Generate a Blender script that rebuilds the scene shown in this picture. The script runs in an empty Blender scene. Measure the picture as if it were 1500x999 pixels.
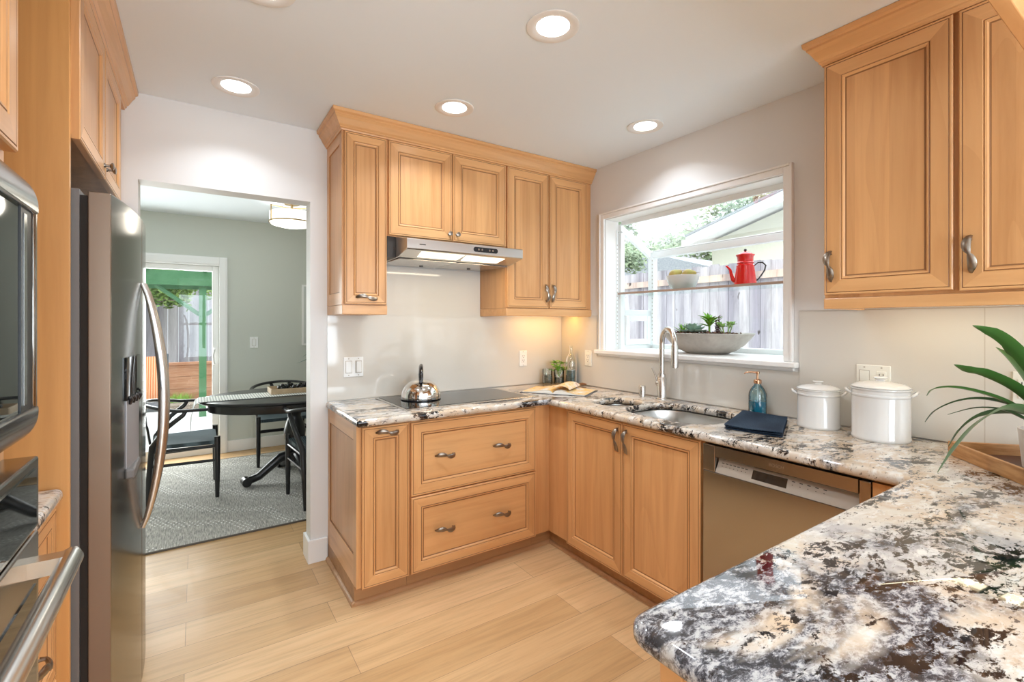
import bpy, bmesh, math, random
from mathutils import Vector, Matrix, Quaternion
R = math.radians
PI = math.pi
C = bpy.context.scene.collection
sc = bpy.context.scene

# ------------------------------------------------------------------ camera
cam = bpy.data.cameras.new('camera'); co = bpy.data.objects.new('camera', cam); C.objects.link(co)
co.location = (-2.3967, -2.8891, 1.3683)
co.rotation_euler = (R(90), 0, -0.5884)
cam.sensor_width = 36.0; cam.lens = 694.65/1500*36.0
cam.shift_y = -(499.5-473.43)/1500.0
cam.clip_start = 0.02; cam.clip_end = 200
sc.camera = co

# ------------------------------------------------------------------ world, exposure
sc.view_settings.view_transform = 'Standard'; sc.view_settings.look = 'None'
sc.view_settings.gamma = 1.0; sc.view_settings.use_curve_mapping = False
sc.view_settings.exposure = 0.28
sc.cycles.use_denoising = True
sc.cycles.max_bounces = 8; sc.cycles.diffuse_bounces = 5; sc.cycles.glossy_bounces = 4
sc.cycles.transmission_bounces = 8; sc.cycles.transparent_max_bounces = 16
sc.cycles.sample_clamp_indirect = 6.0
sc.cycles.caustics_reflective = False; sc.cycles.caustics_refractive = False
W = bpy.data.worlds.new('sky'); sc.world = W; W.use_nodes = True
wn = W.node_tree.nodes; wl = W.node_tree.links
bg = wn['Background']
tc = wn.new('ShaderNodeTexCoord'); sp = wn.new('ShaderNodeSeparateXYZ'); rp = wn.new('ShaderNodeValToRGB')
wl.new(tc.outputs['Generated'], sp.inputs[0]); wl.new(sp.outputs['Z'], rp.inputs['Fac']); wl.new(rp.outputs['Color'], bg.inputs['Color'])
rp.color_ramp.elements[0].position = 0.0; rp.color_ramp.elements[0].color = (.92, .96, 1.0, 1)
rp.color_ramp.elements[1].position = 0.8; rp.color_ramp.elements[1].color = (.84, .92, 1.0, 1)
ma = wn.new('ShaderNodeMapRange'); ma.inputs['From Min'].default_value = .12; ma.inputs['From Max'].default_value = .6
ma.inputs['To Min'].default_value = .68; ma.inputs['To Max'].default_value = 3.8
wl.new(sp.outputs['Z'], ma.inputs['Value']); wl.new(ma.outputs[0], bg.inputs['Strength'])

def light(name, kind, loc, energy, color=(1, 1, 1), size=.1, size_y=None, aim=None, shape=None, spread=None):
    l = bpy.data.lights.new(name, kind); l.energy = energy; l.color = color
    if kind == 'AREA':
        l.shape = shape or ('RECTANGLE' if size_y else 'DISK'); l.size = size
        if size_y: l.size_y = size_y
        if spread: l.spread = spread
    elif kind == 'SUN': l.angle = size
    else: l.shadow_soft_size = size
    o = bpy.data.objects.new(name, l); C.objects.link(o); o.location = loc
    if aim is not None:
        o.rotation_euler = (Vector(aim)).to_track_quat('-Z', 'Y').to_euler()
    return o
light('sun', 'SUN', (0, 0, 20), .5, (1.0, .95, .86), R(3), aim=(.75, -.35, -1.0))
# unseen fill light added behind the camera, and daylight of the dining room windows
light('rear_fill', 'AREA', (-1.7, -5.72, 1.35), 135, (.78, .90, 1.0), 2.8, 1.7, aim=(0, 1, .16))
light('dining_daylight', 'AREA', (-3.1, 3.3, 1.2), 55, (.97, 1.0, .98), 1.6, 1.8, aim=(0, -1, .0))
LIGHT_CAN = 4.1; CAN_COL = (.84, .92, 1.0)

# ------------------------------------------------------------------ materials
def mat(name, color=(.8, .8, .8), rough=.5, metal=0.0, spec=.5, emit=None, estr=0, coat=0, trans=0, ior=1.45, sheen=0):
    m = bpy.data.materials.new(name); m.use_nodes = True
    b = m.node_tree.nodes['Principled BSDF']
    b.inputs['Base Color'].default_value = (*color, 1); b.inputs['Roughness'].default_value = rough
    b.inputs['Metallic'].default_value = metal; b.inputs['Specular IOR Level'].default_value = spec
    b.inputs['Coat Weight'].default_value = coat; b.inputs['Transmission Weight'].default_value = trans
    b.inputs['IOR'].default_value = ior; b.inputs['Sheen Weight'].default_value = sheen
    if emit: b.inputs['Emission Color'].default_value = (*emit, 1); b.inputs['Emission Strength'].default_value = estr
    return m
def nt(m): return m.node_tree.nodes, m.node_tree.links, m.node_tree.nodes['Principled BSDF']
def noise(n, l, vec, scale, detail=3, rough=.5, dist=0):
    t = n.new('ShaderNodeTexNoise'); t.inputs['Scale'].default_value = scale; t.inputs['Detail'].default_value = detail
    t.inputs['Roughness'].default_value = rough; t.inputs['Distortion'].default_value = dist
    l.new(vec, t.inputs['Vector']); return t.outputs['Fac']
def mapping(n, l, scale=(1, 1, 1), rot=(0, 0, 0), loc=(0, 0, 0), kind='Object'):
    t = n.new('ShaderNodeTexCoord'); m = n.new('ShaderNodeMapping')
    m.inputs['Scale'].default_value = scale; m.inputs['Rotation'].default_value = rot; m.inputs['Location'].default_value = loc
    l.new(t.outputs[kind], m.inputs['Vector']); return m.outputs['Vector']
def ramp(n, l, fac, stops):
    r = n.new('ShaderNodeValToRGB'); el = r.color_ramp.elements
    while len(el) < len(stops): el.new(.5)
    for e, (p, c) in zip(el, stops):
        e.position = p; e.color = (*c, 1) if len(c) == 3 else c
    l.new(fac, r.inputs['Fac']); return r.outputs['Color']
def mix(n, l, fac, a, b, mode='MIX'):
    x = n.new('ShaderNodeMix'); x.data_type = 'RGBA'; x.blend_type = mode
    for s, v in ((x.inputs[0], fac), (x.inputs[6], a), (x.inputs[7], b)):
        if hasattr(v, 'is_linked'): l.new(v, s)
        elif isinstance(v, (int, float)): s.default_value = v
        else: s.default_value = (*v, 1)
    return x.outputs[2]
def bump(n, l, b, h, strength=.2, dist=.002):
    x = n.new('ShaderNodeBump'); x.inputs['Strength'].default_value = strength; x.inputs['Distance'].default_value = dist
    l.new(h, x.inputs['Height']); l.new(x.outputs['Normal'], b.inputs['Normal'])

def wood(name, scale, light_c=(.74, .405, .175), dark_c=(.61, .30, .115), rough=.34, coat=.25, staves=None):
    m = mat(name, light_c, rough, coat=coat); n, l, b = nt(m)
    b.inputs['Coat Roughness'].default_value = .2
    v = mapping(n, l, scale)
    f = noise(n, l, v, 1.0, 5, .6, .5)
    c = ramp(n, l, f, [(.3, dark_c), (.55, light_c), (.75, tuple(min(1, x*1.07) for x in light_c))])
    v2 = mapping(n, l, tuple(s*.22 for s in scale), loc=(3, 1, 2))
    f2 = noise(n, l, v2, 1.0, 2, .5, 1.5)
    c = mix(n, l, .35, c, ramp(n, l, f2, [(.35, tuple(x*.8 for x in light_c)), (.65, tuple(min(1, x*1.08) for x in light_c))]), 'MIX')
    if staves:
        sx = n.new('ShaderNodeSeparateXYZ'); tc2 = n.new('ShaderNodeTexCoord'); l.new(tc2.outputs['Object'], sx.inputs[0])
        q = n.new('ShaderNodeMath'); q.operation = 'ADD'; l.new(sx.outputs['X'], q.inputs[0]); l.new(sx.outputs['Y'], q.inputs[1])
        d_ = n.new('ShaderNodeMath'); d_.operation = 'DIVIDE'; d_.inputs[1].default_value = staves; l.new(q.outputs[0], d_.inputs[0])
        fl = n.new('ShaderNodeMath'); fl.operation = 'FLOOR'; l.new(d_.outputs[0], fl.inputs[0])
        wn_ = n.new('ShaderNodeTexWhiteNoise'); wn_.noise_dimensions = '1D'; l.new(fl.outputs[0], wn_.inputs['W'])
        c = mix(n, l, 1.0, c, ramp(n, l, wn_.outputs['Value'], [(0, (.86, .82, .78)), (.5, (.96, .94, .92)), (1, (1, 1, 1))]), 'MULTIPLY')
        # cathedral figure
        w2 = n.new('ShaderNodeTexWave'); w2.bands_direction = 'X'; w2.wave_profile = 'SAW'; w2.inputs['Scale'].default_value = 5.0
        w2.inputs['Distortion'].default_value = 9.0; w2.inputs['Detail'].default_value = 1.5; w2.inputs['Detail Scale'].default_value = .6
        l.new(mapping(n, l, (1.4, 1.4, .28), loc=(.3, .3, .1)), w2.inputs['Vector'])
        c = mix(n, l, .55, c, ramp(n, l, w2.outputs['Fac'], [(0, (.90, .86, .82)), (.25, (1, 1, 1)), (1, (1, 1, 1))]), 'MULTIPLY')
    l.new(c, b.inputs['Base Color'])
    return m
M = {}
M['wood_v'] = wood('beech_vertical_grain', (26, 26, 1.6), staves=.105)
M['wood_x'] = wood('beech_grain_along_x', (1.6, 26, 26))
M['wood_y'] = wood('beech_grain_along_y', (26, 1.6, 26))
M['panel_side'] = wood('beech_side_panel', (30, 30, 1.3), (.66, .33, .11), (.56, .26, .08), .4, .15)
M['glaze'] = mat('brown_glaze_line', (.28, .13, .05), .45)
M['hood_side_shade'] = mat('shade_toned_hood_side', (.035, .026, .02), .5)  # shade at the side of the hood put into a near-black colour
M['toe'] = wood('stained_toe_board', (1.6, 26, 26), (.46, .25, .115), (.34, .17, .07), .5, .1)
M['dark_gap'] = mat('dark_gap', (.02, .014, .01), .8)
M['paint'] = mat('warm_white_paint', (.76, .75, .735), .55)
M['ceiling'] = mat('blue_tinted_ceiling_paint', (.87, .94, 1.0), .7)  # white paint tinted blue to cancel the warm bounced light
M['dining_paint'] = mat('grey_green_paint', (.60, .62, .56), .6)
M['trim'] = mat('white_trim_paint', (.88, .87, .85), .35)
M['vinyl'] = mat('white_vinyl', (.86, .89, .89), .3)
M['splash'] = mat('glossy_back_splash', (.68, .645, .585), .06, spec=.5, coat=.3)
M['grout'] = mat('splash_joint', (.5, .45, .38), .6)
M['pewter'] = mat('aged_pewter', (.30, .26, .22), .32, 1.0)
M['chrome'] = mat('polished_steel', (.78, .76, .73), .06, 1.0)
M['nickel'] = mat('brushed_nickel', (.62, .60, .57), .26, 1.0)
M['black_plastic'] = mat('black_plastic', (.015, .015, .016), .35)
M['black_glass'] = mat('black_glass', (.012, .013, .013), .03, spec=.7)
M['white_ceramic'] = mat('white_glazed_ceramic', (.72, .71, .69), .12, coat=.5)
M['plate'] = mat('almond_plate_plastic', (.84, .82, .74), .35)
M['plate_white'] = mat('white_plate_plastic', (.86, .86, .84), .35)
M['slot'] = mat('dark_slot', (.05, .045, .04), .6)
ANISO = 0.0
def steel(name, col, rough, sc_):
    m = mat(name, col, rough, 1.0); n, l, b = nt(m)
    v = mapping(n, l, sc_); f = noise(n, l, v, 1.0, 3, .6)
    tg = n.new('ShaderNodeTangent'); tg.direction_type = 'RADIAL'; tg.axis = 'Z'; l.new(tg.outputs[0], b.inputs['Tangent']); b.inputs['Anisotropic'].default_value = .75; b.inputs['Anisotropic Rotation'].default_value = ANISO
    r = n.new('ShaderNodeMapRange'); r.inputs['To Min'].default_value = rough-.02; r.inputs['To Max'].default_value = rough+.04
    l.new(f, r.inputs['Value']); l.new(r.outputs[0], b.inputs['Roughness'])
    return m
M['steel'] = steel('brushed_stainless', (.42, .385, .35), .19, (3, 3, 3))
M['steel_h'] = steel('brushed_stainless_hood', (.66, .65, .63), .28, (3, 3, 3))
M['steel_dark'] = steel('dark_brushed_stainless', (.31, .30, .28), .15, (3, 3, 3))
M['sink_steel'] = steel('sink_steel', (.62, .60, .57), .28, (90, 90, 90))
M['fridge_side'] = mat('fridge_side_steel', (.25, .18, .13), .35, .6)
M['fridge_body'] = mat('grey_cabinet_steel', (.17, .155, .145), .5, .2)

def glass_mat(name, tint=(1, 1, 1), gloss=.07, rough=0.0):
    m = bpy.data.materials.new(name); m.use_nodes = True
    n, l = m.node_tree.nodes, m.node_tree.links
    for x in list(n):
        if x.type == 'BSDF_PRINCIPLED': n.remove(x)
    t = n.new('ShaderNodeBsdfTransparent'); t.inputs['Color'].default_value = (*tint, 1)
    g = n.new('ShaderNodeBsdfGlossy'); g.inputs['Roughness'].default_value = rough; g.inputs['Color'].default_value = (1, 1, 1, 1)
    lw = n.new('ShaderNodeLayerWeight'); lw.inputs['Blend'].default_value = .25
    mr = n.new('ShaderNodeMapRange'); mr.inputs['To Min'].default_value = gloss*.5; mr.inputs['To Max'].default_value = min(1, gloss*6)
    l.new(lw.outputs['Fresnel'], mr.inputs['Value'])
    ms = n.new('ShaderNodeMixShader'); l.new(mr.outputs[0], ms.inputs[0]); l.new(t.outputs[0], ms.inputs[1]); l.new(g.outputs[0], ms.inputs[2])
    l.new(ms.outputs[0], n['Material Output'].inputs['Surface'])
    return m
M['glass'] = glass_mat('window_glass', (.98, .99, .985), .025)
M['shelf_glass'] = glass_mat('shelf_glass', (.86, .95, .93), .12)
M['shelf_edge'] = mat('reflection_toned_glass_edge', (.42, .31, .25), .3)  # brown reflection of the glass edge put into its base colour
M['clear_glass'] = glass_mat('clear_glass', (.93, .96, .95), .16)
M['blue_glass'] = glass_mat('pale_blue_glass', (.66, .84, .88), .16)
M['smoke_glass'] = mat('smoke_teal_glass', (.03, .08, .085), .08, coat=.5)

def granite():
    m = mat('speckled_granite', (.6, .54, .46), .04, spec=.5, coat=.2); n, l, b = nt(m)
    b.inputs['Coat Roughness'].default_value = .015; b.inputs['Coat IOR'].default_value = 1.6
    v = mapping(n, l, (1, 1, 1), rot=(0, 0, .5))
    vs = mapping(n, l, (1.0, 2.1, 1.6), rot=(0, 0, .55))
    vf = mapping(n, l, (1.0, 1.7, 1.3), rot=(0, 0, .9))
    base = ramp(n, l, noise(n, l, v, 3.0, 5, .62, .6), [(.36, (.46, .43, .41)), (.47, (.60, .54, .46)), (.56, (.52, .40, .29)), (.66, (.64, .58, .50))])
    pe = ramp(n, l, noise(n, l, v, 8, 5, .65, .4), [(.48, (0, 0, 0)), (.64, (.85, .85, .85))])
    c = mix(n, l, pe, base, (.58, .43, .29))
    wh = ramp(n, l, noise(n, l, vs, 13, 6, .72, .3), [(.50, (0, 0, 0)), (.62, (.85, .85, .85))])
    c = mix(n, l, wh, c, (.70, .67, .62))
    # grey clouds, heaviest round the peninsula corner
    region = noise(n, l, vs, 1.9, 4, .6, .8)
    tcg = n.new('ShaderNodeTexCoord'); dist = n.new('ShaderNodeVectorMath'); dist.operation = 'DISTANCE'; dist.inputs[1].default_value = (-1.84, -2.55, .9)
    l.new(tcg.outputs['Object'], dist.inputs[0])
    mrr = n.new('ShaderNodeMapRange'); mrr.inputs['From Min'].default_value = .04; mrr.inputs['From Max'].default_value = .62; mrr.inputs['To Min'].default_value = .20; mrr.inputs['To Max'].default_value = 0
    l.new(dist.outputs['Value'], mrr.inputs['Value'])
    ad = n.new('ShaderNodeMath'); ad.operation = 'ADD'; l.new(region, ad.inputs[0]); l.new(mrr.outputs[0], ad.inputs[1])
    gfac = ramp(n, l, ad.outputs[0], [(.55, (0, 0, 0)), (.64, (.95, .95, .95))])
    fine = noise(n, l, vf, 34, 8, .78, .3)
    gr = ramp(n, l, fine, [(.42, (.010, .011, .016)), (.47, (.045, .046, .058)), (.51, (.20, .20, .22)), (.57, (.47, .46, .45))])
    c = mix(n, l, gfac, c, gr)
    # brown-black flecks in clusters
    cl = noise(n, l, vs, 4.4, 5, .70, .7)
    fl = noise(n, l, vf, 30, 8, .78, .4)
    mul = n.new('ShaderNodeMath'); mul.operation = 'MULTIPLY'; mul.inputs[1].default_value = 1.25
    add = n.new('ShaderNodeMath'); add.operation = 'ADD'
    l.new(cl, mul.inputs[0]); l.new(mul.outputs[0], add.inputs[0]); l.new(fl, add.inputs[1])
    mr = n.new('ShaderNodeMapRange'); mr.inputs['From Min'].default_value = 1.19; mr.inputs['From Max'].default_value = 1.225
    l.new(add.outputs[0], mr.inputs['Value'])
    dark = ramp(n, l, noise(n, l, v, 16, 3, .6), [(.4, (.006, .007, .010)), (.55, (.022, .015, .012)), (.70, (.09, .05, .03))])
    c = mix(n, l, mr.outputs[0], c, dark)
    sp_ = noise(n, l, mapping(n, l, (1, 2.4, 1.6), rot=(0, 0, .6)), 38, 5, .7)
    sf = ramp(n, l, sp_, [(.60, (0, 0, 0)), (.63, (.85, .85, .85))])
    c = mix(n, l, sf, c, (.06, .045, .04))
    l.new(c, b.inputs['Base Color'])
    return m
M['granite'] = granite()

def oak_floor():
    m = mat('pale_oak_planks', (.62, .43, .26), .42, coat=.04); n, l, b = nt(m)
    v = mapping(n, l, (1, 1, 1), loc=(.31, .07, 0))
    br = n.new('ShaderNodeTexBrick'); l.new(v, br.inputs['Vector'])
    br.offset = .37; br.offset_frequency = 2; br.squash = 1
    br.inputs['Scale'].default_value = 1.0; br.inputs['Mortar Size'].default_value = .0011; br.inputs['Mortar Smooth'].default_value = .1
    br.inputs['Brick Width'].default_value = 1.55; br.inputs['Row Height'].default_value = .19; br.inputs['Bias'].default_value = 0
    br.inputs['Color1'].default_value = (.53, .32, .145, 1); br.inputs['Color2'].default_value = (.70, .46, .245, 1)
    br.inputs['Mortar'].default_value = (.30, .19, .10, 1)
    g = noise(n, l, mapping(n, l, (2.2, 42, 1)), 1.0, 6, .65, .7)
    c = mix(n, l, .75, br.outputs['Color'], ramp(n, l, g, [(.3, (.72, .72, .70)), (.55, (1, 1, 1)), (.8, (1.0, 1.0, 1.0))]), 'MULTIPLY')
    g2 = noise(n, l, mapping(n, l, (1.0, 7, 1)), 1.0, 3, .5, 1.8)
    c = mix(n, l, .5, c, ramp(n, l, g2, [(.35, (.86, .80, .74)), (.6, (1, 1, 1))]), 'MULTIPLY')
    l.new(c, b.inputs['Base Color'])
    bump(n, l, b, g, .06, .001)
    return m
M['floor'] = oak_floor()

def rug_mat():
    m = mat('heathered_grey_weave', (.3, .31, .3), .95, sheen=.2); n, l, b = nt(m)
    f = noise(n, l, mapping(n, l, (160, 14, 1)), 1.0, 4, .7)
    c = ramp(n, l, f, [(.35, (.13, .125, .115)), (.52, (.34, .32, .28)), (.68, (.56, .52, .45))])
    # pale stitched dashes in wavy bands
    v = mapping(n, l, (1, 1, 1))
    w = n.new('ShaderNodeTexWave'); w.wave_type = 'BANDS'; w.bands_direction = 'DIAGONAL'; w.inputs['Scale'].default_value = 1.5
    w.inputs['Distortion'].default_value = 5.0; w.inputs['Detail'].default_value = 0; w.inputs['Detail Scale'].default_value = 1.2
    l.new(v, w.inputs['Vector'])
    dash = n.new('ShaderNodeTexBrick'); l.new(mapping(n, l, (1, 1, 1)), dash.inputs['Vector'])
    dash.inputs['Scale'].default_value = 1; dash.inputs['Brick Width'].default_value = .030; dash.inputs['Row Height'].default_value = .034
    dash.inputs['Mortar Size'].default_value = .0105; dash.inputs['Mortar Smooth'].default_value = 0
    dash.inputs['Color1'].default_value = (1, 1, 1, 1); dash.inputs['Color2'].default_value = (1, 1, 1, 1); dash.inputs['Mortar'].default_value = (0, 0, 0, 1)
    band = ramp(n, l, w.outputs['Fac'], [(.72, (0, 0, 0)), (.78, (1, 1, 1))])
    k = mix(n, l, 1.0, band, dash.outputs['Color'], 'MULTIPLY')
    c = mix(n, l, k, c, (.74, .73, .69))
    l.new(c, b.inputs['Base Color'])
    return m
M['rug'] = rug_mat()
M['rug_edge'] = mat('rug_binding', (.10, .085, .07), .9)
M['black_wood'] = mat('black_stained_wood', (.012, .012, .013), .3, coat=.2)
def weave(name, a, bcol, scale, ax='BANDS'):
    m = mat(name, a, .85); n, l, b = nt(m)
    w = n.new('ShaderNodeTexWave'); w.bands_direction = 'X'; w.inputs['Scale'].default_value = scale
    w.inputs['Distortion'].default_value = .6; w.inputs['Detail'].default_value = 1
    l.new(mapping(n, l), w.inputs['Vector'])
    l.new(ramp(n, l, w.outputs['Fac'], [(.25, a), (.7, bcol)]), b.inputs['Base Color'])
    bump(n, l, b, w.outputs['Fac'], .5, .003)
    return m
M['cord'] = weave('dark_paper_cord', (.03, .045, .05), (.10, .14, .155), 22)
M['towel'] = None
def towel_mat():
    m = mat('navy_waffle_cloth', (.03, .05, .085), .9, spec=.2); n, l, b = nt(m)
    ck = n.new('ShaderNodeTexVoronoi'); ck.inputs['Scale'].default_value = 190; ck.inputs['Randomness'].default_value = .15
    l.new(mapping(n, l, (1, 1, .3), rot=(0, 0, .3)), ck.inputs['Vector'])
    l.new(ramp(n, l, ck.outputs['Distance'], [(.1, (.06, .10, .15)), (.55, (.008, .014, .028))]), b.inputs['Base Color'])
    bump(n, l, b, ck.outputs['Distance'], .5, .002)
    return m
M['towel'] = towel_mat()
M['runner'] = weave('striped_grey_linen', (.42, .44, .42), (.78, .78, .74), 16)
M['leaf'] = mat('glossy_strap_leaf', (.045, .125, .025), .3, coat=.25)
M['leaf_dark'] = mat('dark_strap_leaf', (.022, .065, .018), .35, coat=.2)
M['leaf_bright'] = mat('bright_green_leaf', (.22, .46, .05), .45)
M['leaf_sage'] = mat('sage_succulent', (.30, .42, .33), .5)
M['leaf_lime'] = mat('lime_succulent', (.36, .55, .20), .45)
M['leaf_maroon'] = mat('maroon_succulent', (.10, .055, .05), .5)
M['soil'] = mat('potting_bark', (.11, .05, .03), .9)
M['concrete_bowl'] = None
def mottled(name, a, b_, scale, rough=.7, sc_=(1, 1, 1), detail=5):
    m = mat(name, a, rough); n, l, b = nt(m)
    l.new(ramp(n, l, noise(n, l, mapping(n, l, sc_), scale, detail, .6), [(.35, a), (.65, b_)]), b.inputs['Base Color'])
    return m
M['concrete_bowl'] = mottled('taupe_stone', (.36, .32, .28), (.46, .42, .37), 14, .6)
M['tray_wood'] = mottled('rustic_tray_wood', (.36, .16, .05), (.56, .30, .12), 1.0, .45, (9, 9, 60))
M['tray_inner'] = mat('dark_tray_inside', (.09, .035, .018), .5)
M['white_pot'] = mottled('matte_white_pot', (.74, .72, .70), (.83, .81, .79), 6, .5)
M['red_enamel'] = mat('red_enamel', (.72, .015, .015), .12, coat=.6)
M['black_enamel'] = mat('black_enamel', (.01, .01, .012), .2, coat=.4)
M['pear'] = mottled('green_brown_pear', (.30, .28, .05), (.40, .27, .08), 9, .5)
M['copper'] = mat('copper_pump', (.62, .36, .22), .22, 1.0)
M['soap_blue'] = mat('blue_soap', (.02, .33, .50), .15, coat=.4)
M['page'] = mat('book_page', (.85, .80, .72), .6)
def page_art():
    m = mat('printed_book_page', (.85, .8, .72), .45); n, l, b = nt(m)
    f = noise(n, l, mapping(n, l), 9, 4, .6)
    l.new(ramp(n, l, f, [(.40, (.72, .70, .66)), (.47, (.66, .50, .30)), (.54, (.74, .46, .10)), (.62, (.72, .66, .58)), (.7, (.50, .26, .16))]), b.inputs['Base Color'])
    return m
M['page_art'] = page_art()
M['spoon'] = mat('brown_spoon_wood', (.22, .10, .04), .5)
M['brass'] = mat('aged_brass', (.60, .44, .24), .3, 1.0)
M['lamp_glass'] = mat('lit_lamp_glass', (.9, .9, .88), .4, emit=(1, .95, .86), estr=1.5)
M['led'] = mat('led_lens', (1, 1, 1), .4, emit=(1, .97, .92), estr=6)
M['led_warm'] = mat('warm_led_lens', (1, 1, 1), .4, emit=(1, .82, .48), estr=2.2)
M['hood_lens'] = mat('hood_light_lens', (1, 1, .95), .4, emit=(1, .90, .66), estr=1.6)
M['beads'] = mat('black_beads', (.012, .012, .012), .25)
M['tray_pale'] = mottled('pale_tray_wood', (.50, .36, .22), (.62, .46, .29), 12, .5)
M['frame_art'] = mat('pale_print', (.62, .64, .62), .5)
M['green_paint'] = mottled('green_painted_timber', (.045, .15, .06), (.07, .19, .085), 6, .6)
def fence_mat(name, lo, hi, tint):
    m = mat(name, hi, .85); n, l, b = nt(m)
    f = noise(n, l, mapping(n, l, (9, 9, .9)), 1.0, 6, .7, .4)
    c = ramp(n, l, f, [(.3, lo), (.5, hi), (.72, tint)])
    k = noise(n, l, mapping(n, l, (1, 1, .55)), 7.5, 2, .5)
    c = mix(n, l, ramp(n, l, k, [(.69, (0, 0, 0)), (.73, (1, 1, 1))]), c, (.10, .08, .07))
    pk = noise(n, l, mapping(n, l, (5, 5, .12)), 1.0, 1, .5)
    c = mix(n, l, 1.0, c, ramp(n, l, pk, [(.35, (.55, .54, .60)), (.5, (.85, .85, .88)), (.62, (1, 1, 1))]), 'MULTIPLY')
    l.new(c, b.inputs['Base Color']); return m
M['fence'] = fence_mat('weathered_fence_wood', (.30, .28, .29), (.46, .44, .45), (.60, .57, .58))
M['fence_warm'] = fence_mat('weathered_fence_rail', (.42, .30, .24), (.60, .47, .38), (.66, .56, .48))
M['stucco'] = mottled('cream_stucco', (.66, .66, .54), (.70, .70, .58), 30, .9)
M['fascia'] = mat('white_fascia', (.85, .86, .87), .5)
M['shingle'] = mottled('grey_shingles', (.27, .29, .31), (.36, .38, .40), 20, .9)
M['concrete'] = mottled('pale_concrete', (.62, .61, .58), (.72, .71, .68), 5, .85)
M['mulch'] = mottled('bark_mulch', (.16, .12, .09), (.34, .28, .22), 40, .95)
M['redwood'] = mottled('redwood_planter', (.38, .17, .09), (.50, .27, .16), 1.0, .8, (3, 3, 40))
M['bark'] = mottled('tree_bark', (.20, .15, .11), (.34, .28, .22), 12, .9)
M['foliage'] = mottled('mottled_foliage', (.08, .18, .03), (.30, .42, .11), 5, .7)  # leaf green mottled by noise
M['foliage_pale'] = mottled('pale_foliage', (.15, .22, .13), (.38, .45, .28), 4, .7)
M['orange_cloth'] = weave('striped_orange_cloth', (.75, .20, .06), (.85, .50, .30), 12)
M['tire'] = mat('dark_grey_mesh', (.10, .11, .12), .8)
M['cloth_band'] = mat('ink_print', (.10, .10, .11), .5)

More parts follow.
